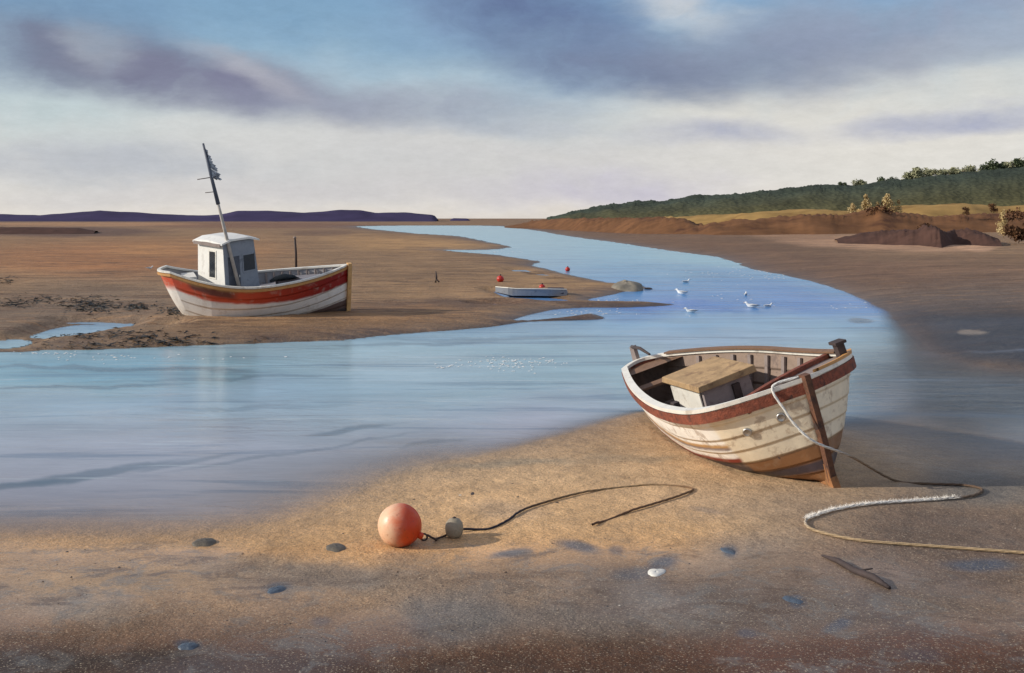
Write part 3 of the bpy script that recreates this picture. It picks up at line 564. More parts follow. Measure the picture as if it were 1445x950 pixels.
# ------------------------------------------------------------------ boats
def bshape(t, bs, tm, pw):
    if t < tm: return bs+(1-bs)*math.sin(math.pi/2*t/tm)
    return 1-((t-tm)/(1-tm))**pw
class Hull:
    def __init__(s, L, B, bs, tm, pw, s0, s1, s2, rk, keel=.0, full=.34, sternrake=.0, bowe=.46):
        s.__dict__.update(locals())
    def sheer(s, t): return s.s1+(s.s0-s.s1)*max(0, (.5-t)/.5)**2+(s.s2-s.s1)*max(0, (t-.5)/.5)**2
    def kz(s, t): return .10*max(0, (.25-t)/.25)**2*1.5
    def p(s, t, v, side, off=0.0):
        """v 0 keel .. 1 gunwale"""
        b = s.B/2*bshape(t, s.bs, s.tm, s.pw); sh = s.sheer(t); k = s.kz(t)
        bw = max(0, (t-.6)/.4)**1.3
        e = s.full+(s.bowe-s.full)*bw+.2*max(0, (.2-t)/.2)      # fullness, finer toward the ends
        fl = v**e if v > 0 else 0
        y = b*fl*(.86+.14*v) if t < .98 else b*fl
        z = k+(sh-k)*(v**(1.75-.65*bw))
        x = (t-.5)*s.L-s.rk*(1-v)*max(0, (t-.8)/.2)+s.sternrake*(1-v)*max(0, (.2-t)/.2)
        # outward offset, roughly along the section normal
        y2 = y+off*(.35+.65*v) if t < .995 else y
        return (x, side*y2, z-off*(1-v)*.6)
def hull_shell(h, strakes, colf, nt=44, off=.0, lap=.012, ts=0.0, te=1.0):
    mb = MB()
    for side in (-1, 1):
        for k in range(strakes):
            v0, v1 = k/strakes, (k+1)/strakes; rows_ = []; cc = []
            for q in range(9):
                v = v0+(v1-v0)*q/8; o = off+lap*(1-q/8); row = []; cr = []
                for i in range(nt+1):
                    t_ = ts+(te-ts)*i/nt; row.append(h.p(t_, v, side, o)); cr.append(colf(t_, v, side))
                rows_.append(row); cc.append(cr)
            mb.grid(rows_, cc)
            mb.grid([[h.p(ts+(te-ts)*i/nt, v1, side, off) for i in range(nt+1)], [h.p(ts+(te-ts)*i/nt, v1, side, off+(lap if k < strakes-1 else .0)) for i in range(nt+1)]], [[colf(i/nt, v1, side) for i in range(nt+1)]]*2)
    # stern panel
    n = 14; L_ = [h.p(ts, k/n, 1, off) for k in range(n+1)]; R_ = [h.p(ts, k/n, -1, off) for k in range(n+1)]
    rows_ = []; cc = []
    for k in range(n+1):
        a, b = Vector(L_[k]), Vector(R_[k]); rows_.append([a.lerp(b, j/6)-Vector((.10*h.B*math.sin(math.pi*j/6)*(k/n)**.5, 0, 0)) for j in range(7)]); cc.append([colf(0, k/n, 1)]*7)
    mb.grid(rows_, cc); return mb
def rail(h, w_in, w_out, dz0, dz1, off, ts=0, te=1, n=48, sides=(-1, 1), stern=True):
    """closed-section rail along the sheer"""
    mb = MB()
    dz0f = dz0 if callable(dz0) else (lambda t: dz0)
    def sec(t, side):
        dz0 = dz0f(t); x, y, z = h.p(t, 1, side, off); s_ = side
        a = min(1, (1-t)/.03) if t > .97 else 1
        yi = s_*max(0, abs(y)-w_in); yo = s_*(abs(y)+w_out*max(a, .3))
        return [(x, yi, z+dz0), (x, yo, z+dz0), (x, yo, z+dz1), (x, yi, z+dz1)]
    for side in sides:
        P = [sec(ts+(te-ts)*i/n, side) for i in range(n+1)]
        mb.grid([[p[k] for p in P] for k in (0, 1, 2, 3, 0)], smooth=False)
    if stern:
        a = sec(ts, 1); b = sec(ts, -1); P = []
        for j in range(9):
            P.append([tuple(Vector(a[k]).lerp(Vector(b[k]), j/8)-Vector((.10*h.B*math.sin(math.pi*j/8)*(1.15 if k in (1, 2) else .8), 0, 0))) for k in range(4)])
        mb.grid([[p[k] for p in P] for k in (0, 1, 2, 3, 0)], smooth=False)
    return mb
# ---- dinghy on the near beach
h = Hull(4.70, 2.13, .34, .69, 4.3, .869, .949, 1.192, .06)
din = empty('rowing_boat', (2.899, 14.322, .045)); din.rotation_euler = (Matrix.Rotation(-1.29, 3, 'Z') @ Matrix.Rotation(-.021, 3, 'Y') @ Matrix.Rotation(.293, 3, 'X')).to_euler()
tag(din, 'cream and white wooden boat with rust red rubbing band heeled over on the near sand', 'boat')
white, cream, ochre_, red_, dk, gb, brn = srgb(246, 242, 234), srgb(232, 218, 192), srgb(190, 146, 92), srgb(132, 44, 30), srgb(70, 60, 66), srgb(128, 116, 118), srgb(140, 98, 64)
def bands(v, lst, w_=.012):
    c_ = np.array(lst[0][1], float)
    for lim, col_ in lst[1:]:
        q = min(1, max(0, (v-lim+w_)/(2*w_))); c_ = c_*(1-q)+np.array(col_)*q
    return c_
def dcol(t_, v, side):
    n_ = mnoise.fractal(Vector((t_*22, v*5, side*3.1)), 1, 2, 4)*.010
    bq = min(1, max(0, (t_-.845+mnoise.noise(Vector((v*9, 2, 1)))*.01)/.012))
    a_ = bands(v+n_, [(0, dk), (.445, red_), (.50, white), (.605, gb), (.635, ochre_), (.668, white)], .009)
    b_ = bands(v+n_, [(0, brn), (.16, dk), (.27, brn), (.43, cream)], .012)
    return tuple(a_*(1-bq)+b_*bq)
hull_shell(h, 7, dcol, nt=150, lap=.014).build('hull', M['hull_paint'], din)
inner = lambda t_, v, side: tuple(np.array(srgb(142, 122, 108))*(1 if v > .3 else .8))
ih = hull_shell(h, 7, inner, nt=48, off=-.035, lap=-.008, te=.985); ih.build('inner_planking', mat('inner_planks', attr='Col', rough=.75, var=.2, vscale=5, bump=.3, dirt=(srgb(86, 74, 72), 5, .6)), din)
rail(h, .07, .03, -.01, .035, 0).build('gunwale', M['white_paint'], din)
rail(h, .0, .03, lambda t: -.065-.085*t, -.02, .012).build('rubbing_strake', M['rust'], din)
# brown capping on the far quarter
rail(h, .10, .0, .037, .06, 0, ts=.02, te=.80, sides=(1,), stern=False).build('capping_rail', M['brown_wood'], din)
o_ = rail(h, .06, .034, .037, .07, 0, ts=.86, te=.985, sides=(1,), stern=False).build('capping_rail', M['ochre'], din); o_['label'] = 'ochre capping at the bow'
# ribs inside
for k in range(9):
    t_ = .16+k*.075
    for side in (-1, 1):
        mb = MB(); rows_ = []
        for q in range(9):
            v = .25+.72*q/8; a = Vector(h.p(t_-.005, v, side, -.05)); b = Vector(h.p(t_+.005, v, side, -.05)); a.x -= .01; b.x += .01
            ai = a-Vector((0, side*.03, -.01)); bi = b-Vector((0, side*.03, -.01)); rows_.append([a, b, bi, ai])
        mb.grid([[r_[k2] for r_ in rows_] for k2 in (0, 1, 2, 3, 0)], smooth=False); mb.build('rib', M['grey_wood'], din)
# bottom boards
mb = MB()
for k in range(7):
    y = -.45+k*.15; mb.hexa([(-1.9, y*.6-.04, .30), (1.55, y-.06, .30), (1.55, y+.06, .30), (-1.9, y*.6+.04, .30), (-1.9, y*.6-.04, .325), (1.55, y-.06, .325), (1.55, y+.06, .325), (-1.9, y*.6+.04, .325)])
mb.build('bottom_boards', M['grey_wood'], din)
def ycl(t_, v=1, off=-.04): return abs(h.p(t_, v, 1, off)[1])
def X_(t_): return (t_-.5)*h.L
# stem and keel, brown timber
mb = MB(); prof = []
for k in range(13):
    v = k/12; x, y, z = h.p(1, v, 1); prof.append((x, z))
outer = [(x+.055+.02*math.sin(k/12*3), z) for k, (x, z) in enumerate(prof)]
outer[-1] = (outer[-1][0], outer[-1][1]+.06); prof[-1] = (prof[-1][0]-.06, prof[-1][1]+.06)
rows_ = [[(x, -.045, z) for x, z in prof], [(x, -.035, z) for x, z in outer], [(x, .035, z) for x, z in outer], [(x, .045, z) for x, z in prof]]
mb.grid(rows_, smooth=False); mb.grid([rows_[0], rows_[3]], smooth=False); mb.add([rows_[i][-1] for i in range(4)], [(0, 1, 2, 3)], None, False)
mb.build('stem', mat('stem_timber', srgb(100, 66, 48), .8, var=.4, vscale=9, bump=.6, dirt=(srgb(48, 38, 38), 5, .85)), din)
mb = MB(); mb.hexa([(-2.2, -.04, -.06), (2.30, -.04, -.10), (2.30, .04, -.10), (-2.2, .04, -.06), (-2.1, -.045, .14), (2.20, -.045, .08), (2.20, .045, .08), (-2.1, .045, .14)])
mb.build('keel', M['brown_wood'], din)
# deadwood triangle under the forefoot
mb = MB(); mb.hexa([(1.45, -.05, -.10), (2.385, -.045, -.14), (2.385, .045, -.14), (1.45, .05, -.10), (1.6, -.1, .12), (2.33, -.04, .22), (2.33, .04, .22), (1.6, .1, .12)])
mb.build('forefoot', mat('forefoot_timber', srgb(150, 104, 66), .8, var=.3, vscale=7, bump=.4, dirt=(srgb(84, 72, 50), 5, .7)), din)
# foredeck and its coaming: the deck edge runs aft on the far side
def te_(fy): return .935-.19*((fy+1)/2)**1.6
def crown(tt, fy): return h.sheer(tt)-.035+.05*(1-fy*fy)*(1-max(0, tt-.8)/.2*.6)
mb = MB(); P = []
for j in range(21):
    fy = -1+2*j/20; row = []
    for i in range(11):
        tt = te_(fy)+(.985-te_(fy))*i/10; row.append((X_(tt), fy*ycl(tt), crown(tt, fy)))
    P.append(row)
mb.grid(P); mb.build('foredeck', M['grey_wood'], din)
mb = MB(); rows_ = [[], [], [], []]
for j in range(21):
    fy = -1+2*j/20; tt = te_(fy)
    for q, (dx, dz) in enumerate(((-.03, -.12), (.035, -.12), (.035, .06), (-.03, .06))): rows_[q].append((X_(tt)+dx, fy*ycl(tt), crown(tt, fy)+dz))
mb.grid(rows_+[rows_[0]], smooth=False); mb.build('coaming', M['rust'], din)
mb = MB(); mb.hexa([(X_(te_(-.1)), -.07, crown(.83, 0)+.004), (X_(.99), -.04, h.sheer(.99)-.02), (X_(.99), .04, h.sheer(.99)-.02), (X_(te_(.1)), .07, crown(.83, 0)+.004), (X_(te_(-.1)), -.07, crown(.83, 0)+.04), (X_(.99), -.04, h.sheer(.99)+.05), (X_(.99), .04, h.sheer(.99)+.05), (X_(te_(.1)), .07, crown(.83, 0)+.04)])
mb.build('king_plank', M['dark_wood'], din)
# engine box: tan lid over grey sides and a white end
ebz0, ebz1 = .32, .92
bx0, bx1, by0, by1 = -.80, .20, -.32, .40
eb = MB(); eb.hexa([(bx0, by0, ebz0), (bx1, by0, ebz0), (bx1, by1, ebz0), (bx0, by1, ebz0), (bx0, by0+.02, ebz1-.03), (bx1, by0+.02, ebz1-.03), (bx1, by1-.02, ebz1), (bx0, by1-.02, ebz1)])
ebo = eb.build('engine_box', mat('engine_box_paint', srgb(158, 146, 144), .65, var=.18, vscale=5, bump=.2, dirt=(srgb(112, 98, 96), 5, .6)), din, bevel=.008)
lid = MB(); q_ = [(bx0-.08, by0-.07), (bx1+.08, by0-.07), (bx1+.08, by1+.07), (bx0-.08, by1+.07)]
lid.hexa([(x, y, ebz1-.04) for x, y in q_]+[(x*.97, y*.97, ebz1+.035+(.02 if y > 0 else 0)) for x, y in q_])
lid.build('lid', M['tan'], ebo, bevel=.01)
mb = MB(); mb.box(bx0+.06, bx1-.06, by0-.018, by0-.002, ebz0+.15, ebz1-.09); mb.build('end_panel', M['white_paint'], ebo)
mb = MB(); mb.box(bx1+.002, bx1+.05, .10, .20, ebz0+.02, ebz1-.10); mb.build('cleat', M['dark_wood'], ebo)
# bulkhead under the foredeck; navy block added to colour the shaded void
mb = MB(); P = []
for j in range(11):
    fy = -1+2*j/10; tt = te_(fy); P.append([(X_(tt)-.01, fy*ycl(tt, .45), .36), (X_(tt)-.01, fy*ycl(tt, .95), crown(tt, fy)-.06)])
mb.grid(P); mb.build('bulkhead', M['grey_wood'], din)
mb = MB()
mb.box(.42, .98, .10, .78, .34, .60); mb.build('void_block', M['navy'], din, bevel=.01)
# thwarts
for t_, zz, wd, mm in ((.17, .70, .22, 'brown_wood'), (.60, .62, .2, 'grey_wood')):
    y_ = ycl(t_, .8); mb = MB(); mb.box(X_(t_)-wd/2, X_(t_)+wd/2, -y_, y_, zz, zz+.035); mb.build('thwart', M[mm], din, bevel=.005)
# stern quarter boards, rudder head, tiller
mb = MB(); P = []
for j in range(9):
    fy = -1+2*j/8; P.append([(X_(0)-.15+.10*fy*fy, fy*ycl(0), h.sheer(0)-.05), (X_(0.09)-.02, fy*(ycl(.09)), h.sheer(.09)-.04)])
mb.grid(P); mb.build('stern_deck', M['brown_wood'], din)
mb = MB(); mb.hexa([(X_(0)-.50, -.03, .05), (X_(0)-.20, -.03, .05), (X_(0)-.20, .03, .05), (X_(0)-.50, .03, .05), (X_(0)-.40, -.03, 1.08), (X_(0)-.24, -.03, 1.12), (X_(0)-.24, .03, 1.12), (X_(0)-.40, .03, 1.08)])
rd = mb.build('rudder', M['grey_wood'], din, bevel=.006)
mb = MB(); mb.tube([(X_(0)-.36, 0, 1.08), (X_(0)+.1, -.05, 1.12), (X_(0)+.60, -.12, 1.10)], [.03, .025, .018], 8); mb.build('tiller', M['dark_wood'], rd)
# samson post on the far bow, thole post on the near side
x, y, z = h.p(.90, 1, 1); mb = MB(); mb.hexa([(x-.05, y-.13, z-.06), (x+.05, y-.13, z-.06), (x+.05, y-.03, z-.06), (x-.05, y-.03, z-.06), (x-.05, y-.15, z+.20), (x+.05, y-.15, z+.20), (x+.05, y-.05, z+.20), (x-.05, y-.05, z+.20)])
mb.box(x-.075, x+.075, y-.175, y-.025, z+.20, z+.235); mb.build('mooring_post', M['dark_wood'], din, bevel=.006)
x, y, z = h.p(.66, 1, -1); mb = MB(); mb.box(x-.05, x+.05, y+.10, y+.18, z-.28, z+.05); mb.build('thole_post', M['dark_wood'], din, bevel=.005)
# round eyes on the bow planking
DMm = Matrix.Translation(din.location) @ din.rotation_euler.to_matrix().to_4x4()
def find(px, py, side, vs):
    best = None
    for t_ in np.linspace(.6, 1, 81):
        for v in vs:
            q = DMm @ Vector(h.p(t_, v, side, .014)); e = math.hypot(CX+F*q.x/q.y-px, HZ+F*(EYE-q.z)/q.y-py)
            if best is None or e < best[0]: best = (e, float(t_), float(v))
    return best[1:]
for t_, v in (find(1056, 608, -1, np.linspace(.3, .9, 61)), find(1103, 588, -1, np.linspace(.3, .9, 61))):
    p0 = Vector(h.p(t_, v, -1, .014)); p1 = Vector(h.p(t_+.01, v, -1, .014)); p2 = Vector(h.p(t_, v+.03, -1, .014)); nrm = (p1-p0).cross(p2-p0).normalized()
    if nrm.y > 0: nrm = -nrm
    R_ = nrm.to_track_quat('Z', 'Y').to_matrix()
    T = lambda q, R_=R_, p0=p0: tuple(R_ @ Vector(q)+p0)
    mb = MB(); mb.lathe([(0, .0), (.05, .0), (.052, .02), (.036, .028), (.034, .018), (0, .04)], 20, T); mb.build('bow_eye', M['steel'], din)
bpy.context.view_layer.update()
DM = din.matrix_basis.copy()
# ---- fishing boat on the mudbank
fh = Hull(5.25, 2.60, .42, .42, 2.1, 1.80, 1.238, 1.40, .12, sternrake=.75, bowe=.7)
fb = empty('fishing_boat', (-7.392, 32.756, -.04)); fb.rotation_euler = (Matrix.Rotation(.38, 3, 'Z') @ Matrix.Rotation(-.084, 3, 'Y') @ Matrix.Rotation(.125, 3, 'X')).to_euler()
tag(fb, 'white fishing boat with red band, small wheelhouse and leaning mast aground on the mudbank', 'boat')
def fcol(t_, v, side):
    n_ = mnoise.fractal(Vector((t_*16, v*4, side*3.1+9)), 1, 2, 4)*.012
    lo = .745+.06*max(0, (.5-t_)/.5)-.18*max(0, t_-.5)
    q = min(1, max(0, (t_-.25)/.6)); rc = np.array(srgb(206, 84, 54))*(1-q)+np.array(srgb(146, 22, 20))*q
    bk = .8*min(1, max(0, (.34-t_)/.05))*min(1, max(0, (t_-.07)/.03)); up = np.array(srgb(58, 52, 50))*bk+rc*(1-bk)
    return tuple(bands(v+n_, [(0, srgb(104, 84, 78)), (.30, srgb(238, 232, 224)), (lo, rc), (lo+.075+.1*abs(t_-.3), up), (.945, srgb(200, 160, 104))], .012))
hull_shell(fh, 6, fcol, nt=150, lap=.009).build('hull', mat('far_hull_paint', attr='Col', rough=.5, var=.08, vscale=3, bump=.12, dirt=(srgb(196, 180, 164), 2.5, .4)), fb)
hull_shell(fh, 6, lambda t_, v, s_: srgb(150, 148, 150), nt=40, off=-.04, lap=0, te=.985).build('bulwark_lining', M['hull_paint'], fb)
rail(fh, .09, .03, -.01, .04, 0).build('gunwale', M['white_paint'], fb)
rail(fh, .0, .04, -.10, -.03, .012).build('rubbing_strake', M['ochre'], fb)
def fy_(t_, v=1): return abs(fh.p(t_, v, 1, -.05)[1])
def fX(t_): return (t_-.5)*fh.L
mb = MB(); P = []
for i in range(25):
    t_ = .03+.94*i/24; zz = fh.sheer(t_)-.34+(.16 if t_ > .6 else 0)*min(1, (t_-.6)/.1 if t_ > .6 else 0); v = (zz/fh.sheer(t_))**.8
    P.append([(fX(t_), s_*fy_(t_, max(.3, v)), zz) for s_ in (-1, -.5, 0, .5, 1)])
mb.grid(P); mb.build('deck', mat('deck_grey', srgb(130, 128, 134), .7, var=.25, vscale=4, bump=.25, dirt=(srgb(80, 80, 88), 4, .7)), fb)
mb = MB(); prof = [(fh.p(1, k/12, 1)[0], fh.p(1, k/12, 1)[2]) for k in range(13)]; prof[-1] = (prof[-1][0], prof[-1][1]+.06)
rows_ = [[(x-.02, -.12, z) for x, z in prof], [(x+.10, -.10, z) for x, z in prof], [(x+.10, .10, z) for x, z in prof], [(x-.02, .12, z) for x, z in prof]]
mb.grid(rows_, smooth=False); mb.grid([rows_[0], rows_[3]], smooth=False); mb.add([rows_[i][-1] for i in range(4)], [(0, 1, 2, 3)], None, False)
mb.build('stem', mat('stem_ochre', srgb(204, 160, 104), .65, var=.2, vscale=5, dirt=(srgb(160, 96, 70), 4, .6)), fb)
mb = MB(); mb.hexa([(-1.7, -.05, -.05), (2.5, -.05, -.10), (2.5, .05, -.10), (-1.7, .05, -.05), (-2.0, -.05, .12), (2.5, -.05, .08), (2.5, .05, .08), (-2.0, .05, .12)]); mb.build('keel', M['dark_wood'], fb)
# wheelhouse: set a little across the boat, aft wall white, the others painted grey as in shade
wh = empty('wheelhouse', (-.96, -.02, .92)); wh.parent = fb; wh.rotation_euler = (0, 0, math.radians(27))
def whp(x, y, z):      # tapers upward
    k = 1-.075*z; return (x*k, y*k, z)
hx, hy, hz = .60, .70, 1.62
def panel(name, a, b, c_, d, m, th=.03, parent=wh):
    mb = MB(); a, b, c_, d = map(Vector, (a, b, c_, d)); n_ = (b-a).cross(d-a).normalized()*th
    mb.hexa([a, b, b-n_, a-n_, d, c_, c_-n_, d-n_]); return mb.build(name, m, parent)
P_ = {(i, j, k): whp(i*hx, j*hy, k*hz) for i in (-1, 1) for j in (-1, 1) for k in (0, 1)}
aft = panel('wall', P_[-1, 1, 0], P_[-1, -1, 0], P_[-1, -1, 1], P_[-1, 1, 1], M['cabin_white']); aft['label'] = 'white aft wall'
sd = panel('wall', P_[-1, -1, 0], P_[1, -1, 0], P_[1, -1, 1], P_[-1, -1, 1], M['grey_paint_and_shade']); sd['label'] = 'side wall coloured grey for shade'
fr = panel('wall', P_[1, -1, 0], P_[1, 1, 0], P_[1, 1, 1], P_[1, -1, 1], M['grey_paint_and_shade'])
sp_ = panel('wall', P_[1, 1, 0], P_[-1, 1, 0], P_[-1, 1, 1], P_[1, 1, 1], M['grey_paint_and_shade'])
def onwall(par, name, a, b, d, u0, u1, v0, v1, m, out=.006, th=.012):
    a, b, d = map(Vector, (a, b, d)); U = b-a; V = d-a; n_ = U.cross(V).normalized()
    q = [a+U*u0+V*v0, a+U*u1+V*v0, a+U*u1+V*v1, a+U*u0+V*v1]; mb = MB()
    mb.hexa([q[0]+n_*out, q[1]+n_*out, q[1]-n_*th, q[0]-n_*th, q[3]+n_*out, q[2]+n_*out, q[2]-n_*th, q[3]-n_*th]); return mb.build(name, m, par)
A_ = (P_[-1, 1, 0], P_[-1, -1, 0], P_[-1, 1, 1]); B_ = (P_[-1, -1, 0], P_[1, -1, 0], P_[-1, -1, 1])
wf_ = onwall(aft, 'window', *A_, .40, .66, .34, .86, M['white_paint'], .016); onwall(wf_, 'pane', *A_, .43, .63, .37, .83, M['dark'], .021)
wf_ = onwall(sd, 'window', *B_, .52, .90, .42, .76, M['grey_paint_and_shade'], .016); onwall(wf_, 'pane', *B_, .55, .87, .45, .73, M['dark'], .021)
dr = onwall(sd, 'door', *B_, .12, .44, .02, .74, mat('door_grey', srgb(78, 82, 92), .6, var=.4, vscale=5), .014); onwall(dr, 'handle', *B_, .38, .41, .36, .40, M['steel'], .05)
mb = MB(); rows_ = []
for x, dz in ((-.64, -.02), (-.63, .03), (-.3, .12), (.3, .11), (.66, .0), (.67, -.05), (.3, .05), (-.3, .06), (-.64, -.02)):
    rows_.append([(x, y*1.0, hz+.03+dz-.05*(y/.7)**2) for y in np.linspace(-.72, .72, 9)])
mb.grid(rows_, smooth=False)
for e in (0, -1): mb.add([r_[e] for r_ in rows_[:-1]], [tuple(range(8))], None, False)
mb.build('roof', M['cabin_white'], wh)
mb = MB(); mb.box(-.66, -.625, -.66, .66, hz-.09, hz-.0); mb.build('roof_trim', M['grey_wood'], wh)
# white locker aft of the wheelhouse, hatch forward
mb = MB(); mb.box(-2.25, -1.88, -.35, .45, 1.25, 1.58); mb.build('locker', M['white_paint'], fb, bevel=.01)
mb = MB(); mb.box(.45, 1.15, -.40, .30, 1.00, 1.14); mb.build('hatch', M['dark_wood'], fb, bevel=.01)
# mast, leaning aft; cross bar and stays
m0 = Vector((-.72, -.90, .85)); m1 = Vector((-1.46, -.55, 5.38))
ma = MB(); ma.tube([m0, m0.lerp(m1, .5), m1], [.055, .045, .02], 10); mast = ma.build('mast', mat('mast_paint', srgb(178, 170, 162), .6, var=.25, vscale=6), fb)
mb = MB(); q = m0.lerp(m1, .62); mb.tube([q+(m1-m0)*0, m1+Vector((0, 0, .02))], [.058, .03], 10); mb.build('topmast', mat('topmast_grey', srgb(78, 84, 98), .6, var=.3), mast)
mb = MB(); q = m0.lerp(m1, .79); mb.tube([q+Vector((-.38, .1, -.04)), q+Vector((.12, -.05, .02))], .014, 6); mb.build('crossbar', M['dark_wood'], mast)
mb = MB(); q = m0.lerp(m1, .70); mb.tube([q+Vector((-.26, .1, -.02)), q+Vector((.05, 0, .0))], .012, 6); mb.build('crossbar', M['dark_wood'], mast)
# ragged dark pennant hung from the mast head
fl = MB(); r_ = random.Random(4)
for i in range(13):      # torn streamers of cloth
    k0_ = .01+.20*i/13; wid = (.06+.52*(i/13)**.9)*r_.uniform(.6, 1.15) if i < 11 else r_.uniform(.1, .4); a_ = m1.lerp(m0, k0_); b_ = m1.lerp(m0, k0_+.0175 if i % 4 else k0_+.013); row0 = []; row1 = []
    for q in range(6):
        d_ = Vector((.80, -.05, -.55))*wid*q/5+Vector((0, .05*math.sin(q*1.2+i*.3), r_.uniform(-.006, .006))); row0.append(a_+d_); row1.append(b_+d_*(.78 if q == 5 else 1.0))
    fl.grid([row0, row1])
fo = fl.build('pennant', mat('pennant_cloth', srgb(150, 155, 164), .85, var=.6, vscale=9, dirt=(srgb(92, 98, 110), 6, .8)), mast)
sm = fo.modifiers.new('th', 'SOLIDIFY'); sm.thickness = .006
for sd_ in (-1, 1):
    for k in range(9):
        t_ = .56+k*.045; lo_ = Vector(fh.p(t_, .80, sd_, -.07)); hi_ = Vector(fh.p(t_, .98, sd_, -.07)); dx = Vector((.025, 0, 0)); dy = Vector((0, -sd_*.05, 0))
        mb = MB(); mb.hexa([lo_-dx, lo_+dx, lo_+dx+dy, lo_-dx+dy, hi_-dx, hi_+dx, hi_+dx+dy, hi_-dx+dy]); mb.build('stanchion', M['grey_wood'], fb)
mb = MB(); mb.tube([(1.75, -.30, 1.0), (1.75, -.30, 1.30)], .05, 10); mb.tube([(1.62, -.30, 1.22), (1.88, -.30, 1.22)], .025, 8); mb.build('mooring_bitt', M['dark_wood'], fb)
mb = MB(); mb.tube([(.25, .1, 1.13), (.45, .1, 1.20), (.7, .05, 1.24), (.95, .1, 1.2), (1.1, .2, 1.13)], [.05, .12, .15, .1, .04], 9, flat=.6); mb.build('net_heap', M['weed'], fb)
# ---- grey punt lying by the point
p0 = ground(700, 417); p1 = ground(800, 420)
pn = empty('punt', ((p0.x+p1.x)/2, (p0.y+p1.y)/2, (p0.z+p1.z)/2-.03)); tag(pn, 'low grey flat bottomed punt with a white side lying on the mud point', 'boat')
Lp = (p1-p0).length; pn.rotation_euler = (math.radians(-9), 0, math.atan2(p1.y-p0.y, p1.x-p0.x)+.05)
def punt_sec(k):
    hw = (.42+.13*math.sin(math.pi*k))*(1 if k > .2 else .45+.55*k/.2); zb = .02+.16*max(0, .25-k)/.25; return hw, zb, .26+.10*max(0, .3-k)/.3
def punt(off, zof=0):
    mb = MB(); P = []
    for i in range(17):
        k = i/16; hw, zb, zt = punt_sec(k); hw -= off; x = (k-.5)*(Lp-2*off)
        P.append([(x, -hw, zt), (x, -hw*.8, zb+off), (x, hw*.8, zb+off), (x, hw, zt)])
    mb.grid([[r[j] for r in P] for j in range(4)], smooth=False)
    for e in (0, -1): mb.add(P[e], [(0, 1, 2, 3)], None, False)
    return mb
punt(0).build('hull', M['grey_paint_and_shade'], pn); punt(.03).build('inner_planking', M['grey_wood'], pn)
mb = MB()
mb.grid([[((k/16-.5)*Lp, sd_*(punt_sec(k/16)[0]+a), punt_sec(k/16)[2]+b) for k in range(17)] for sd_ in (-1,) for a, b in ((-.05, 0), (.02, 0), (.02, .03), (-.05, .03), (-.05, 0))], smooth=False)
mb.grid([[((k/16-.5)*Lp, (punt_sec(k/16)[0]+a), punt_sec(k/16)[2]+b) for k in range(17)] for a, b in ((-.05, 0), (.02, 0), (.02, .03), (-.05, .03), (-.05, 0))], smooth=False)
mb.build('gunwale', M['white_paint'], pn)
mb = MB(); mb.box(Lp*.24, Lp*.46, -.40, .40, .10, .34); mb.build('stern_locker', M['navy'], pn, bevel=.01)
mb = MB(); mb.box(-.15, .05, -.47, .47, .20, .23); mb.build('thwart', M['grey_wood'], pn)
# ------------------------------------------------------------------ buoys
def sphere_prof(r, n=18, squash=1.0): return [(r*math.sin(math.pi*k/n), r*squash*(1-math.cos(math.pi*k/n))) for k in range(n+1)]
om = bpy.data.materials.new('orange_vinyl'); om.use_nodes = True; t = NT(om.node_tree)
co = t.n('ShaderNodeTexCoord').outputs['Object']
n_ = t.noise(co, 7, 7, .65, .5); n2_ = t.noise(co, 26, 4, .6)
sp = t.n('ShaderNodeSeparateXYZ', ins={'Vector': co})
lit_fade = t.maprange(t.math('ADD', sp.outputs[0], t.math('MULTIPLY', n_.outputs[0], .16)), -.02, .17, 0, 1)  # left side painted pale peach as if sunlit
c = t.mix(lit_fade, srgb(226, 184, 150), srgb(204, 62, 12))
c = t.mix(t.maprange(n_.outputs[0], .45, .7, 0, .3), c, srgb(222, 116, 56))
c = t.mix(t.maprange(n2_.outputs[0], .58, .70, 0, .4), c, srgb(140, 58, 36))
c = t.mix(t.maprange(t.math('ADD', sp.outputs[2], t.math('MULTIPLY', n2_.outputs[0], .08)), .14, .05, 0, .75), c, srgb(104, 74, 56))
bp = t.n('ShaderNodeBump', ins={'Strength': .15, 'Distance': .01, 'Height': n2_.outputs[0]})
pr = t.n('ShaderNodeBsdfPrincipled', ins={'Base Color': c, 'Roughness': .42, 'Normal': bp.outputs[0]})
t.n('ShaderNodeOutputMaterial', ins={'Surface': pr.outputs[0]})
gp = ground(564, 769); rb = .197
bo = empty('buoy', gp-Vector((0, 0, .02))); tag(bo, 'large round orange buoy, coloured paler on its sunlit side, resting on the sand', 'buoy')
MB().lathe(sphere_prof(rb, 26), 40).build('ball', om, bo)
mb = MB(); mb.lathe([(rb-.002, rb-.006), (rb+.003, rb-.003), (rb+.003, rb+.003), (rb-.002, rb+.006)], 48, T=lambda v: (v[0], (v[2]-rb), v[1]+rb)); mb.build('seam', om, bo)
ex, ez = rb*math.cos(math.radians(-30)), rb+rb*math.sin(math.radians(-30))
mb = MB(); mb.tube([(rb*.8, .0, rb*.60), (rb*1.08, 0, rb*.48)], [.035, .03], 12); mb.build('neck', om, bo)
mb = MB(); ring = [(rb*1.12+.03*math.cos(a), 0, rb*.46+.03*math.sin(a)) for a in np.linspace(0, 2*math.pi, 17)]; mb.tube(ring, .009, 8, cap=False); mb.build('rope_eye', M['dark_wood'], bo)
gf = ground(641, 758)
fl_ = empty('float', gf-Vector((0, 0, .008))); tag(fl_, 'small grey egg shaped float on the sand beside the orange buoy', 'float')
MB().lathe([(0, 0), (.05, .004), (.078, .04), (.086, .09), (.078, .14), (.05, .175), (.02, .186), (0, .187)], 28).build('body', M['float'], fl_)
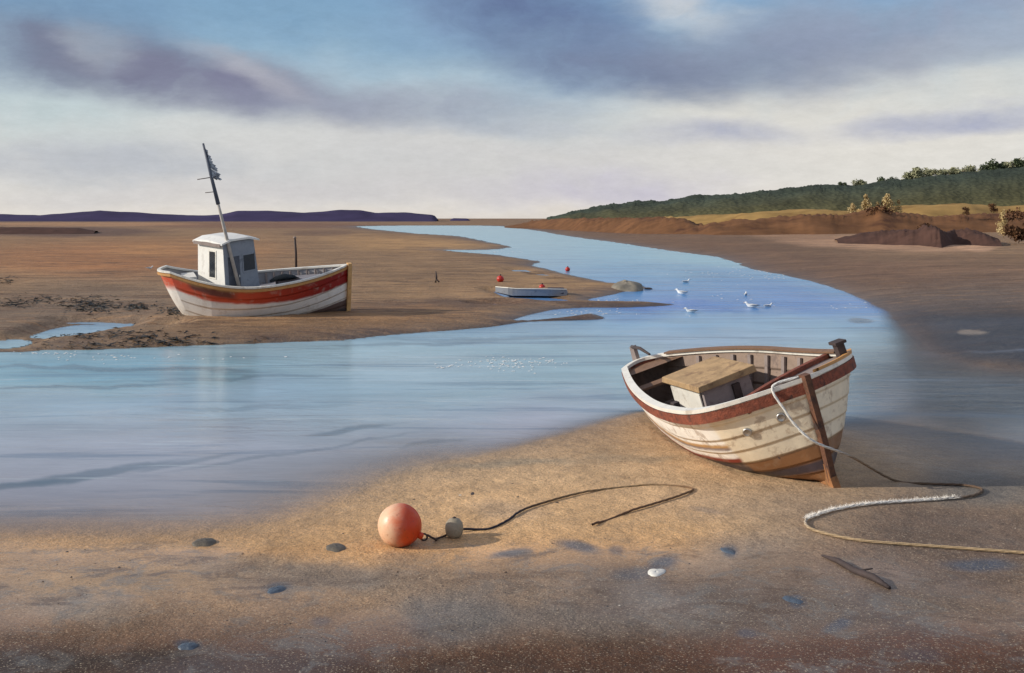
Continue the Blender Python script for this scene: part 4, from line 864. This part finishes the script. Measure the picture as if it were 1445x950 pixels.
mb = MB(); mb.lathe([(.016, .18), (.018, .19), (.012, .196), (0, .198)], 16); mb.build('cap', M['dark_wood'], fl_)
for i, (px, py, r, lb) in enumerate([(706, 398, .16, 'largest of the small red buoys, left on the mud above the punt'), (765, 409, .13, 'small red buoy lying just above the punt'), (801, 383, .14, 'small red buoy at the water edge beyond the mud point')]):
    q = ground(px, py); b_ = empty('buoy', q-Vector((0, 0, .02))); tag(b_, lb, 'buoy', 'small red buoys on the mud point')
    MB().lathe(sphere_prof(r, 16, .95), 20).build('ball', M['red'], b_)
    mb = MB(); mb.tube([(0, 0, r*1.8), (.01, 0, r*2.25)], [.035, .03], 8); mb.build('neck', M['dark_wood'], b_)
# ------------------------------------------------------------------ ropes
def smooth(pts, n=8):
    P = [Vector(p) for p in pts]; out = []
    for i in range(len(P)-1):
        a = P[max(i-1, 0)]; b = P[i]; c_ = P[i+1]; d = P[min(i+2, len(P)-1)]
        for k in range(n):
            t_ = k/n; out.append(.5*((2*b)+(c_-a)*t_+(2*a-5*b+4*c_-d)*t_*t_+(3*b-a-3*c_+d)*t_**3))
    out.append(P[-1]); return out
def rope(name, pts, r, colf, pitch=.12, strands=3, sink=0.0):
    """laid rope: three lobes twisted along the path"""
    path = smooth(pts, 12); dense = [path[0]]
    for a, b in zip(path, path[1:]):
        n = max(1, int((b-a).length/.012)); dense += [a.lerp(b, k/n) for k in range(1, n+1)]
    if sink: dense = [p-Vector((0, 0, max(0, mnoise.noise(Vector((p.x*2.2, p.y*2.2, 4)))+.12)*sink*min(1, i/30))) for i, p in enumerate(dense)]
    mb = MB(); P = []; Cc = []; s_ = 0; tot = sum((b-a).length for a, b in zip(dense, dense[1:])); m_ = 12
    for i, p in enumerate(dense):
        if i: s_ += (p-dense[i-1]).length
        d = (dense[min(i+1, len(dense)-1)]-dense[max(i-1, 0)]).normalized(); a = d.cross(Vector((0, 0, 1))).normalized(); b = a.cross(d)
        row = []; cr = []; c0 = np.array(colf(s_/tot))
        for k in range(m_):
            th = 2*math.pi*k/m_; rr = r*(.80+.28*abs(math.cos(strands/2*(th-2*math.pi*s_/pitch/strands*1.0)))); row.append(p+(a*math.cos(th)+b*math.sin(th))*rr); cr.append(tuple(c0*(.55+.5*abs(math.cos(strands/2*(th-2*math.pi*s_/pitch/strands))))))
        P.append(row); Cc.append(cr)
    mb.grid(P, Cc, True); return mb.build(name, M['rope'])
def mixc(stops_, u):
    return [float(np.interp(u, [s[0] for s in stops_], [srgb(*s[1])[k] for s in stops_])) for k in range(3)]
t_r, v_r = find(1094, 553, -1, [1.0]); bp0 = DM @ Vector(h.p(t_r, 1.0, -1, .045))+Vector((0, 0, .05)); bp00 = DM @ (Vector(h.p(t_r+.01, 1.0, -1, -.16))+Vector((0, 0, .05)))
def gr(px, py, up=.018): q = ground(px, py); return Vector((q.x, q.y, q.z+up))
e_ = gr(1262, 680); k0 = at(1108, 580, bp0.y-.06); k1 = at(1124, 602, bp0.y-.10); k2 = at(1150, 624, bp0.y-.12); k3 = at(1200, 644, 12.05)
rp_pts = [bp00, bp0, k0, k1, k2, k3, e_, gr(1310, 685), gr(1360, 687), gr(1386, 693), gr(1372, 702), gr(1335, 706), gr(1290, 709), gr(1230, 713), gr(1185, 720), gr(1152, 729), gr(1137, 737), gr(1143, 748), gr(1175, 758), gr(1220, 766), gr(1280, 771), gr(1350, 776), gr(1445, 783), gr(1560, 792), gr(1700, 800)]
ro = rope('mooring_rope', rp_pts, .014, lambda u: mixc([(0, (232, 230, 224)), (.12, (232, 230, 224)), (.17, (150, 126, 100)), (.3, (96, 74, 58)), (.40, (120, 100, 82)), (.45, (236, 232, 226)), (.58, (226, 220, 212)), (.66, (170, 146, 114)), (1, (196, 166, 124))], u))
path = smooth(rp_pts, 12); n0, n1 = int(len(path)*.44), int(len(path)*.66); mb = MB(); r_ = random.Random(9)
for i in range(n0, n1):
    for k in range(26):
        a_ = path[i].lerp(path[i+1], r_.random()); d_ = (path[i+1]-path[i]).normalized(); o2 = Vector((r_.gauss(0, 1), r_.gauss(0, 1), abs(r_.gauss(0, .6)))).normalized(); e1 = a_+o2*.014; e2 = e1+(d_*r_.uniform(-.6, 1)+o2).normalized()*r_.uniform(.015, .05); w2 = d_.cross(o2)*.0022
        mb.add([e1-w2, e1+w2, e2], [(0, 1, 2)], srgb(238, 234, 228), False)
fb_ = mb.build('frayed_fibres', M['rope'], ro)
tag(ro, 'long frayed rope running from the cream boat bow and doubling back across the sand', 'rope')
cp = [gr(648, 751, .03), gr(668, 749), gr(690, 747), gr(712, 738), gr(738, 722), gr(770, 711), gr(810, 700), gr(860, 690), gr(915, 685), gr(960, 687), gr(978, 692), gr(958, 702), gr(920, 714), gr(880, 726), gr(845, 739), gr(836, 743)]
ro2 = rope('mooring_rope', cp, .011, lambda u: mixc([(0, (40, 40, 52)), (.16, (40, 40, 54)), (.24, (96, 74, 54)), (.5, (170, 142, 104)), (.62, (130, 100, 72)), (1, (104, 74, 54))], u), sink=.028)
tag(ro2, 'thin dark brown rope trailing from the grey float up the sand', 'rope')
ro3 = rope('mooring_rope', [gp+Vector((rb*1.12+.03, 0, rb*.46)), gp+Vector((.33, .02, .04)), gr(615, 764), gr(632, 757)], .010, lambda u: srgb(70, 52, 48))
tag(ro3, 'short dark line joining the orange buoy to the grey float', 'rope')
# ------------------------------------------------------------------ posts, driftwood, stones
q = ground(418, 379); mb = MB(); mb.tube([(0, 0, -.3), (-.02, 0, .9), (-.08, 0, 1.75)], [.07, .065, .055], 9)
po = empty('mooring_post', q); tag(po, 'dark upright post on the mud behind the white fishing boat', 'post'); mb.build('post', M['dark_wood'], po)
mb = MB(); mb.lathe([(.062, 1.66), (.085, 1.67), (.085, 1.76), (.0, 1.79)], 10, T=lambda v: (v[0]-.08, v[1], v[2])); mb.build('cap', M['grey_wood'], po)
q = ground(616, 399); mb = MB(); mb.tube([(-.06, 0, -.1), (0, 0, .22), (-.03, 0, .5)], [.07, .045, .02], 8); mb.tube([(0, 0, .15), (.12, 0, .02)], [.04, .03], 6)
o_ = mb.build('stake', M['dark_wood']); o_.location = q; tag(o_, 'short dark broken stake alone on the open mudbank', 'stake')
q0 = gr(1160, 786, .012); q1 = gr(1255, 832, .012); mb = MB(); ax = (q1-q0)
mb.tube([q0, q0+ax*.25+Vector((.01, .02, .012)), q0+ax*.5+Vector((0, 0, .006)), q0+ax*.75+Vector((.02, 0, .012)), q1], [.008, .024, .030, .034, .016], 10)
mb.tube([q0+ax*.5, q0+ax*.62+Vector((.10, .05, .03))], [.014, .005], 6)
for v in range(len(mb.v)):
    x, y, z = mb.v[v]; nn_ = mnoise.noise(Vector((x*14, y*14, z*14)))*.010; mb.v[v] = (x+nn_, y+nn_, z+nn_*.5)
cen = (q0+q1)/2; mb.v = [(x-cen.x, y-cen.y, z-cen.z) for x, y, z in mb.v]
o_ = mb.build('driftwood', M['dark_wood']); o_.location = cen; tag(o_, 'brown driftwood stick half sunk in the wet mud below the rope', 'driftwood')
def stone(px, py, wpx, hpx, m, label, seed, name='stone', cat='stone', zf=.35, group=None):
    q = ground(px, py); s_ = q.y/F; a = wpx*s_/2; mb = MB(); P = []; d = hpx/(EYE*F/q.y**2)/2*1.0
    for i in range(11):
        ph = math.pi/2*i/10; row = []
        for k in range(24):
            th = 2*math.pi*k/24; n_ = 1+.22*mnoise.noise(Vector((math.cos(th)*1.3+seed*3, math.sin(th)*1.3, ph)))+.08*mnoise.noise(Vector((math.cos(th)*4, math.sin(th)*4, ph*3+seed)))
            row.append((a*math.cos(th)*math.cos(ph)*n_, d*math.sin(th)*math.cos(ph)*n_, a*zf*math.sin(ph)*n_))
        P.append(row)
    mb.grid([[(x*1.02, y*1.02, -.04) for x, y, z in P[0]]]+P, None, True); o = mb.build(name, m); o.location = q-Vector((0, 0, .006)); o.rotation_euler.z = seed
    tag(o, label, cat, group)
sg = 'stones half buried in the sand'
stone(289, 767, 36, 11, M['stone_brown'], 'flat dark stone on the pale sand nearest the left water edge', .1, group=sg)
stone(474, 774, 28, 12, M['stone_brown'], 'flat dark stone on pale sand left of the orange buoy', .4, group=sg)
stone(390, 833, 24, 11, M['stone'], 'blue grey stone below the flat brown stones, left of centre', -.2, group=sg)
stone(266, 913, 30, 10, M['stone'], 'blue grey stone lowest on the left foreground sand', .1, group=sg)
stone(1119, 847, 20, 13, M['stone'], 'blue stone on the dark mud left of the driftwood stick', .5, group=sg)
stone(1028, 778, 18, 11, M['stone'], 'small blue stone between the white shell and the rope loop', .3, group=sg)
stone(926, 808, 26, 12, M['shell'], 'single white shell lying on the grey foreground mud', -.5, 'shell', 'shell', .3)
stone(667, 697, 6, 5, M['dark_wood'], 'tiny black pebble on the bare sand above the brown rope', 0, 'pebble', 'pebble', .5)
# mound at the end of the mud point
q = ground(883, 409); mb = MB(); P = []
for i in range(13):
    ph = math.pi/2*i/12; row = []
    for k in range(28):
        th = 2*math.pi*k/28; n_ = 1+.25*mnoise.noise(Vector((math.cos(th)*1.6, math.sin(th)*1.6, ph*1.4+3))); row.append((.78*math.cos(th)*math.cos(ph)**1.4*n_, 1.1*math.sin(th)*math.cos(ph)**1.4*n_, .42*math.sin(ph)*n_-.05))
    P.append(row)
mb.grid(P, None, True); o_ = mb.build('rock', mat('point_rock', srgb(128, 120, 106), .8, var=.3, vscale=3, bump=.5, dirt=(srgb(84, 84, 82), 2, .6))); o_.location = q; tag(o_, 'low grey rock at the tip of the mud point in the channel', 'rock')
q = ground(915, 408); mb = MB(); P = []
for i in range(7):
    ph = math.pi/2*i/6; P.append([(.18*math.cos(2*math.pi*k/12)*math.cos(ph), .2*math.sin(2*math.pi*k/12)*math.cos(ph), .09*math.sin(ph)-.02) for k in range(12)])
mb.grid(P, None, True); o_ = mb.build('rock', M['dark_wood']); o_.location = q; tag(o_, 'tiny black rock in the water just off the mud point', 'rock')
# ------------------------------------------------------------------ gulls
def gull(loc, rz, s_=1.0):
    r = empty('gull', loc, (0, 0, rz)); r.scale = (s_, s_, s_)
    mb = MB(); mb.tube([(-.30, 0, .12), (-.18, 0, .10), (0, 0, .085), (.13, 0, .10), (.19, 0, .17), (.22, 0, .215), (.265, 0, .215), (.285, 0, .21)], [.008, .05, .085, .07, .042, .042, .036, .01], 12); mb.build('body', M['gull'], r)
    for sd_ in (-1, 1):
        mb = MB(); mb.tube([(.09, sd_*.055, .12), (-.05, sd_*.08, .125), (-.20, sd_*.055, .125), (-.34, sd_*.02, .12)], [.02, .045, .032, .005], 8, flat=.6); mb.build('wing', M['gull_grey'], r)
    mb = MB(); mb.tube([(.28, 0, .21), (.34, 0, .2)], [.014, .004], 6); mb.build('beak', M['beak'], r)
    return r
proto = None
gl = [(968, 399, 0.4, 1.3, 'gull on the blue channel, farthest from the viewer'), (962, 415, 2.6, 1.5, 'gull on the channel directly below the farthest one, level with the mud tip'), (1052, 417, 1.2, 1.1, 'gull at the left of the group of three on the blue channel'),
      (1061, 434, 2.9, 1.4, 'largest and lowest gull of the group of three on the channel'), (1084, 433, .3, 1.0, 'gull at the right of the group of three on the channel'), (975, 441, 3.1, 1.2, 'gull on the dark blue water below the mud tip'), (211, 380, .6, 1.2, 'white gull standing on the mud left of the fishing boat')]
for px, py, rz, s_, lb in gl:
    s_ *= .6
    q = ground(px, py)
    if proto is None: proto = gull(q, rz, s_); r = proto
    else:
        r = proto.copy(); C.objects.link(r)
        for ch in list(proto.children):
            c2 = ch.copy(); C.objects.link(c2); c2.parent = r
        r.location = q; r.rotation_euler = (0, 0, rz); r.scale = (s_, s_, s_)
    if px != 211: r.location.z = -.02
    tag(r, lb, 'gull', 'gulls resting on the water and mud')
# ------------------------------------------------------------------ seaweed on the mud
mb = MB(); r_ = random.Random(5)
for cx0, cy0, rx, ry, n in [(130, 432, 46, 14, 420), (60, 425, 60, 8, 160), (195, 436, 22, 8, 130), (250, 442, 24, 9, 120), (10, 398, 18, 5, 60), (170, 474, 160, 6, 160), (240, 481, 70, 6, 240), (310, 483, 40, 4, 100), (150, 484, 90, 4, 120), (20, 430, 30, 6, 80), (365, 478, 60, 4, 60)]:
    for k in range(n):
        px = cx0+r_.gauss(0, .45)*rx; py = cy0+r_.gauss(0, .45)*ry; X, Y = g(px, py, .15); z = float(terrain(np.array([X]), np.array([Y]))[0])
        if z < 0: continue
        a = r_.uniform(0, 6.28); L_ = r_.uniform(.03, .16); wv = L_*.22; u = Vector((math.cos(a), math.sin(a), 0)); v_ = Vector((-u.y, u.x, 0)); b = Vector((X, Y, z+.01))
        mb.add([b-u*L_, b+v_*wv+Vector((0, 0, .03)), b+u*L_+Vector((0, 0, r_.uniform(0, .05))), b-v_*wv+Vector((0, 0, .015))], [(0, 1, 2), (0, 2, 3)], None, False)
o_ = mb.build('seaweed', M['weed']); tag(o_, 'dark blackish seaweed strewn in clumps over the left mudbank', 'seaweed', kind='stuff')
# fine shell grit and pebbles on the near sand
mb = MB()
for k in range(1100):
    px = r_.uniform(-100, 1500); py = r_.uniform(650, 1000); X, Y = g(px, py, .05)
    if vn(np.array([X]), np.array([Y]), .8, 71, 3)[0] < r_.uniform(-.6, .3): continue
    z = float(terrain(np.array([X]), np.array([Y]))[0])
    if z < .01: continue
    s_ = r_.uniform(.003, .008) if k % 12 else r_.uniform(.008, .016)
    a = r_.uniform(.7, 1.5); v6 = [(X+s_*a, Y, z), (X, Y+s_, z), (X-s_*a, Y, z), (X, Y-s_, z), (X+s_*.2, Y, z+s_*.7)]
    mb.add(v6, [(0, 1, 4), (1, 2, 4), (2, 3, 4), (3, 0, 4)], r_.choice([srgb(70, 60, 54), srgb(96, 80, 66), srgb(58, 60, 66), srgb(120, 102, 84), srgb(150, 134, 114) if k % 9 else srgb(216, 206, 190), srgb(84, 66, 52)]))
o_ = mb.build('shell_grit', mat('grit', attr='Col', rough=.7, var=.2, vscale=9)); tag(o_, 'fine grit and broken shell scattered over the near sand', 'grit', kind='stuff')

mb = MB()
for cx0, cy0, rx, ry, n in [(720, 512, 90, 7, 90), (630, 518, 16, 3, 10), (1090, 386, 110, 9, 90), (740, 520, 40, 12, 16), (1200, 372+60, 40, 6, 8), (1000, 420, 70, 18, 12), (200, 505, 150, 6, 30), (840, 441, 50, 4, 26), (870, 425, 40, 3, 16), (700, 356, 50, 1.5, 20), (60, 499, 60, 2, 20)]:
    for k in range(n):
        px = cx0+r_.gauss(0, .5)*rx; py = cy0+r_.gauss(0, .5)*ry; X, Y = g(px, py, 0.0); z = float(terrain(np.array([X]), np.array([Y]))[0])
        if z > -.002: continue
        w2 = Y/F*r_.uniform(.8, 3.2); d2 = r_.uniform(.015, .05)*Y/20
        P = [(X+w2*math.cos(2*math.pi*i/8)*r_.uniform(.6, 1.1), Y+d2*math.sin(2*math.pi*i/8)*r_.uniform(.6, 1.1), .006) for i in range(8)]
        mb.add(P+[(X, Y, .014)], [(i, (i+1) % 8, 8) for i in range(8)])
o_ = mb.build('glint', M['gull']); tag(o_, 'small white flecks standing in for sun sparkle on the channel', 'glint', kind='stuff')  # white flecks put in for the sparkle of wave crests
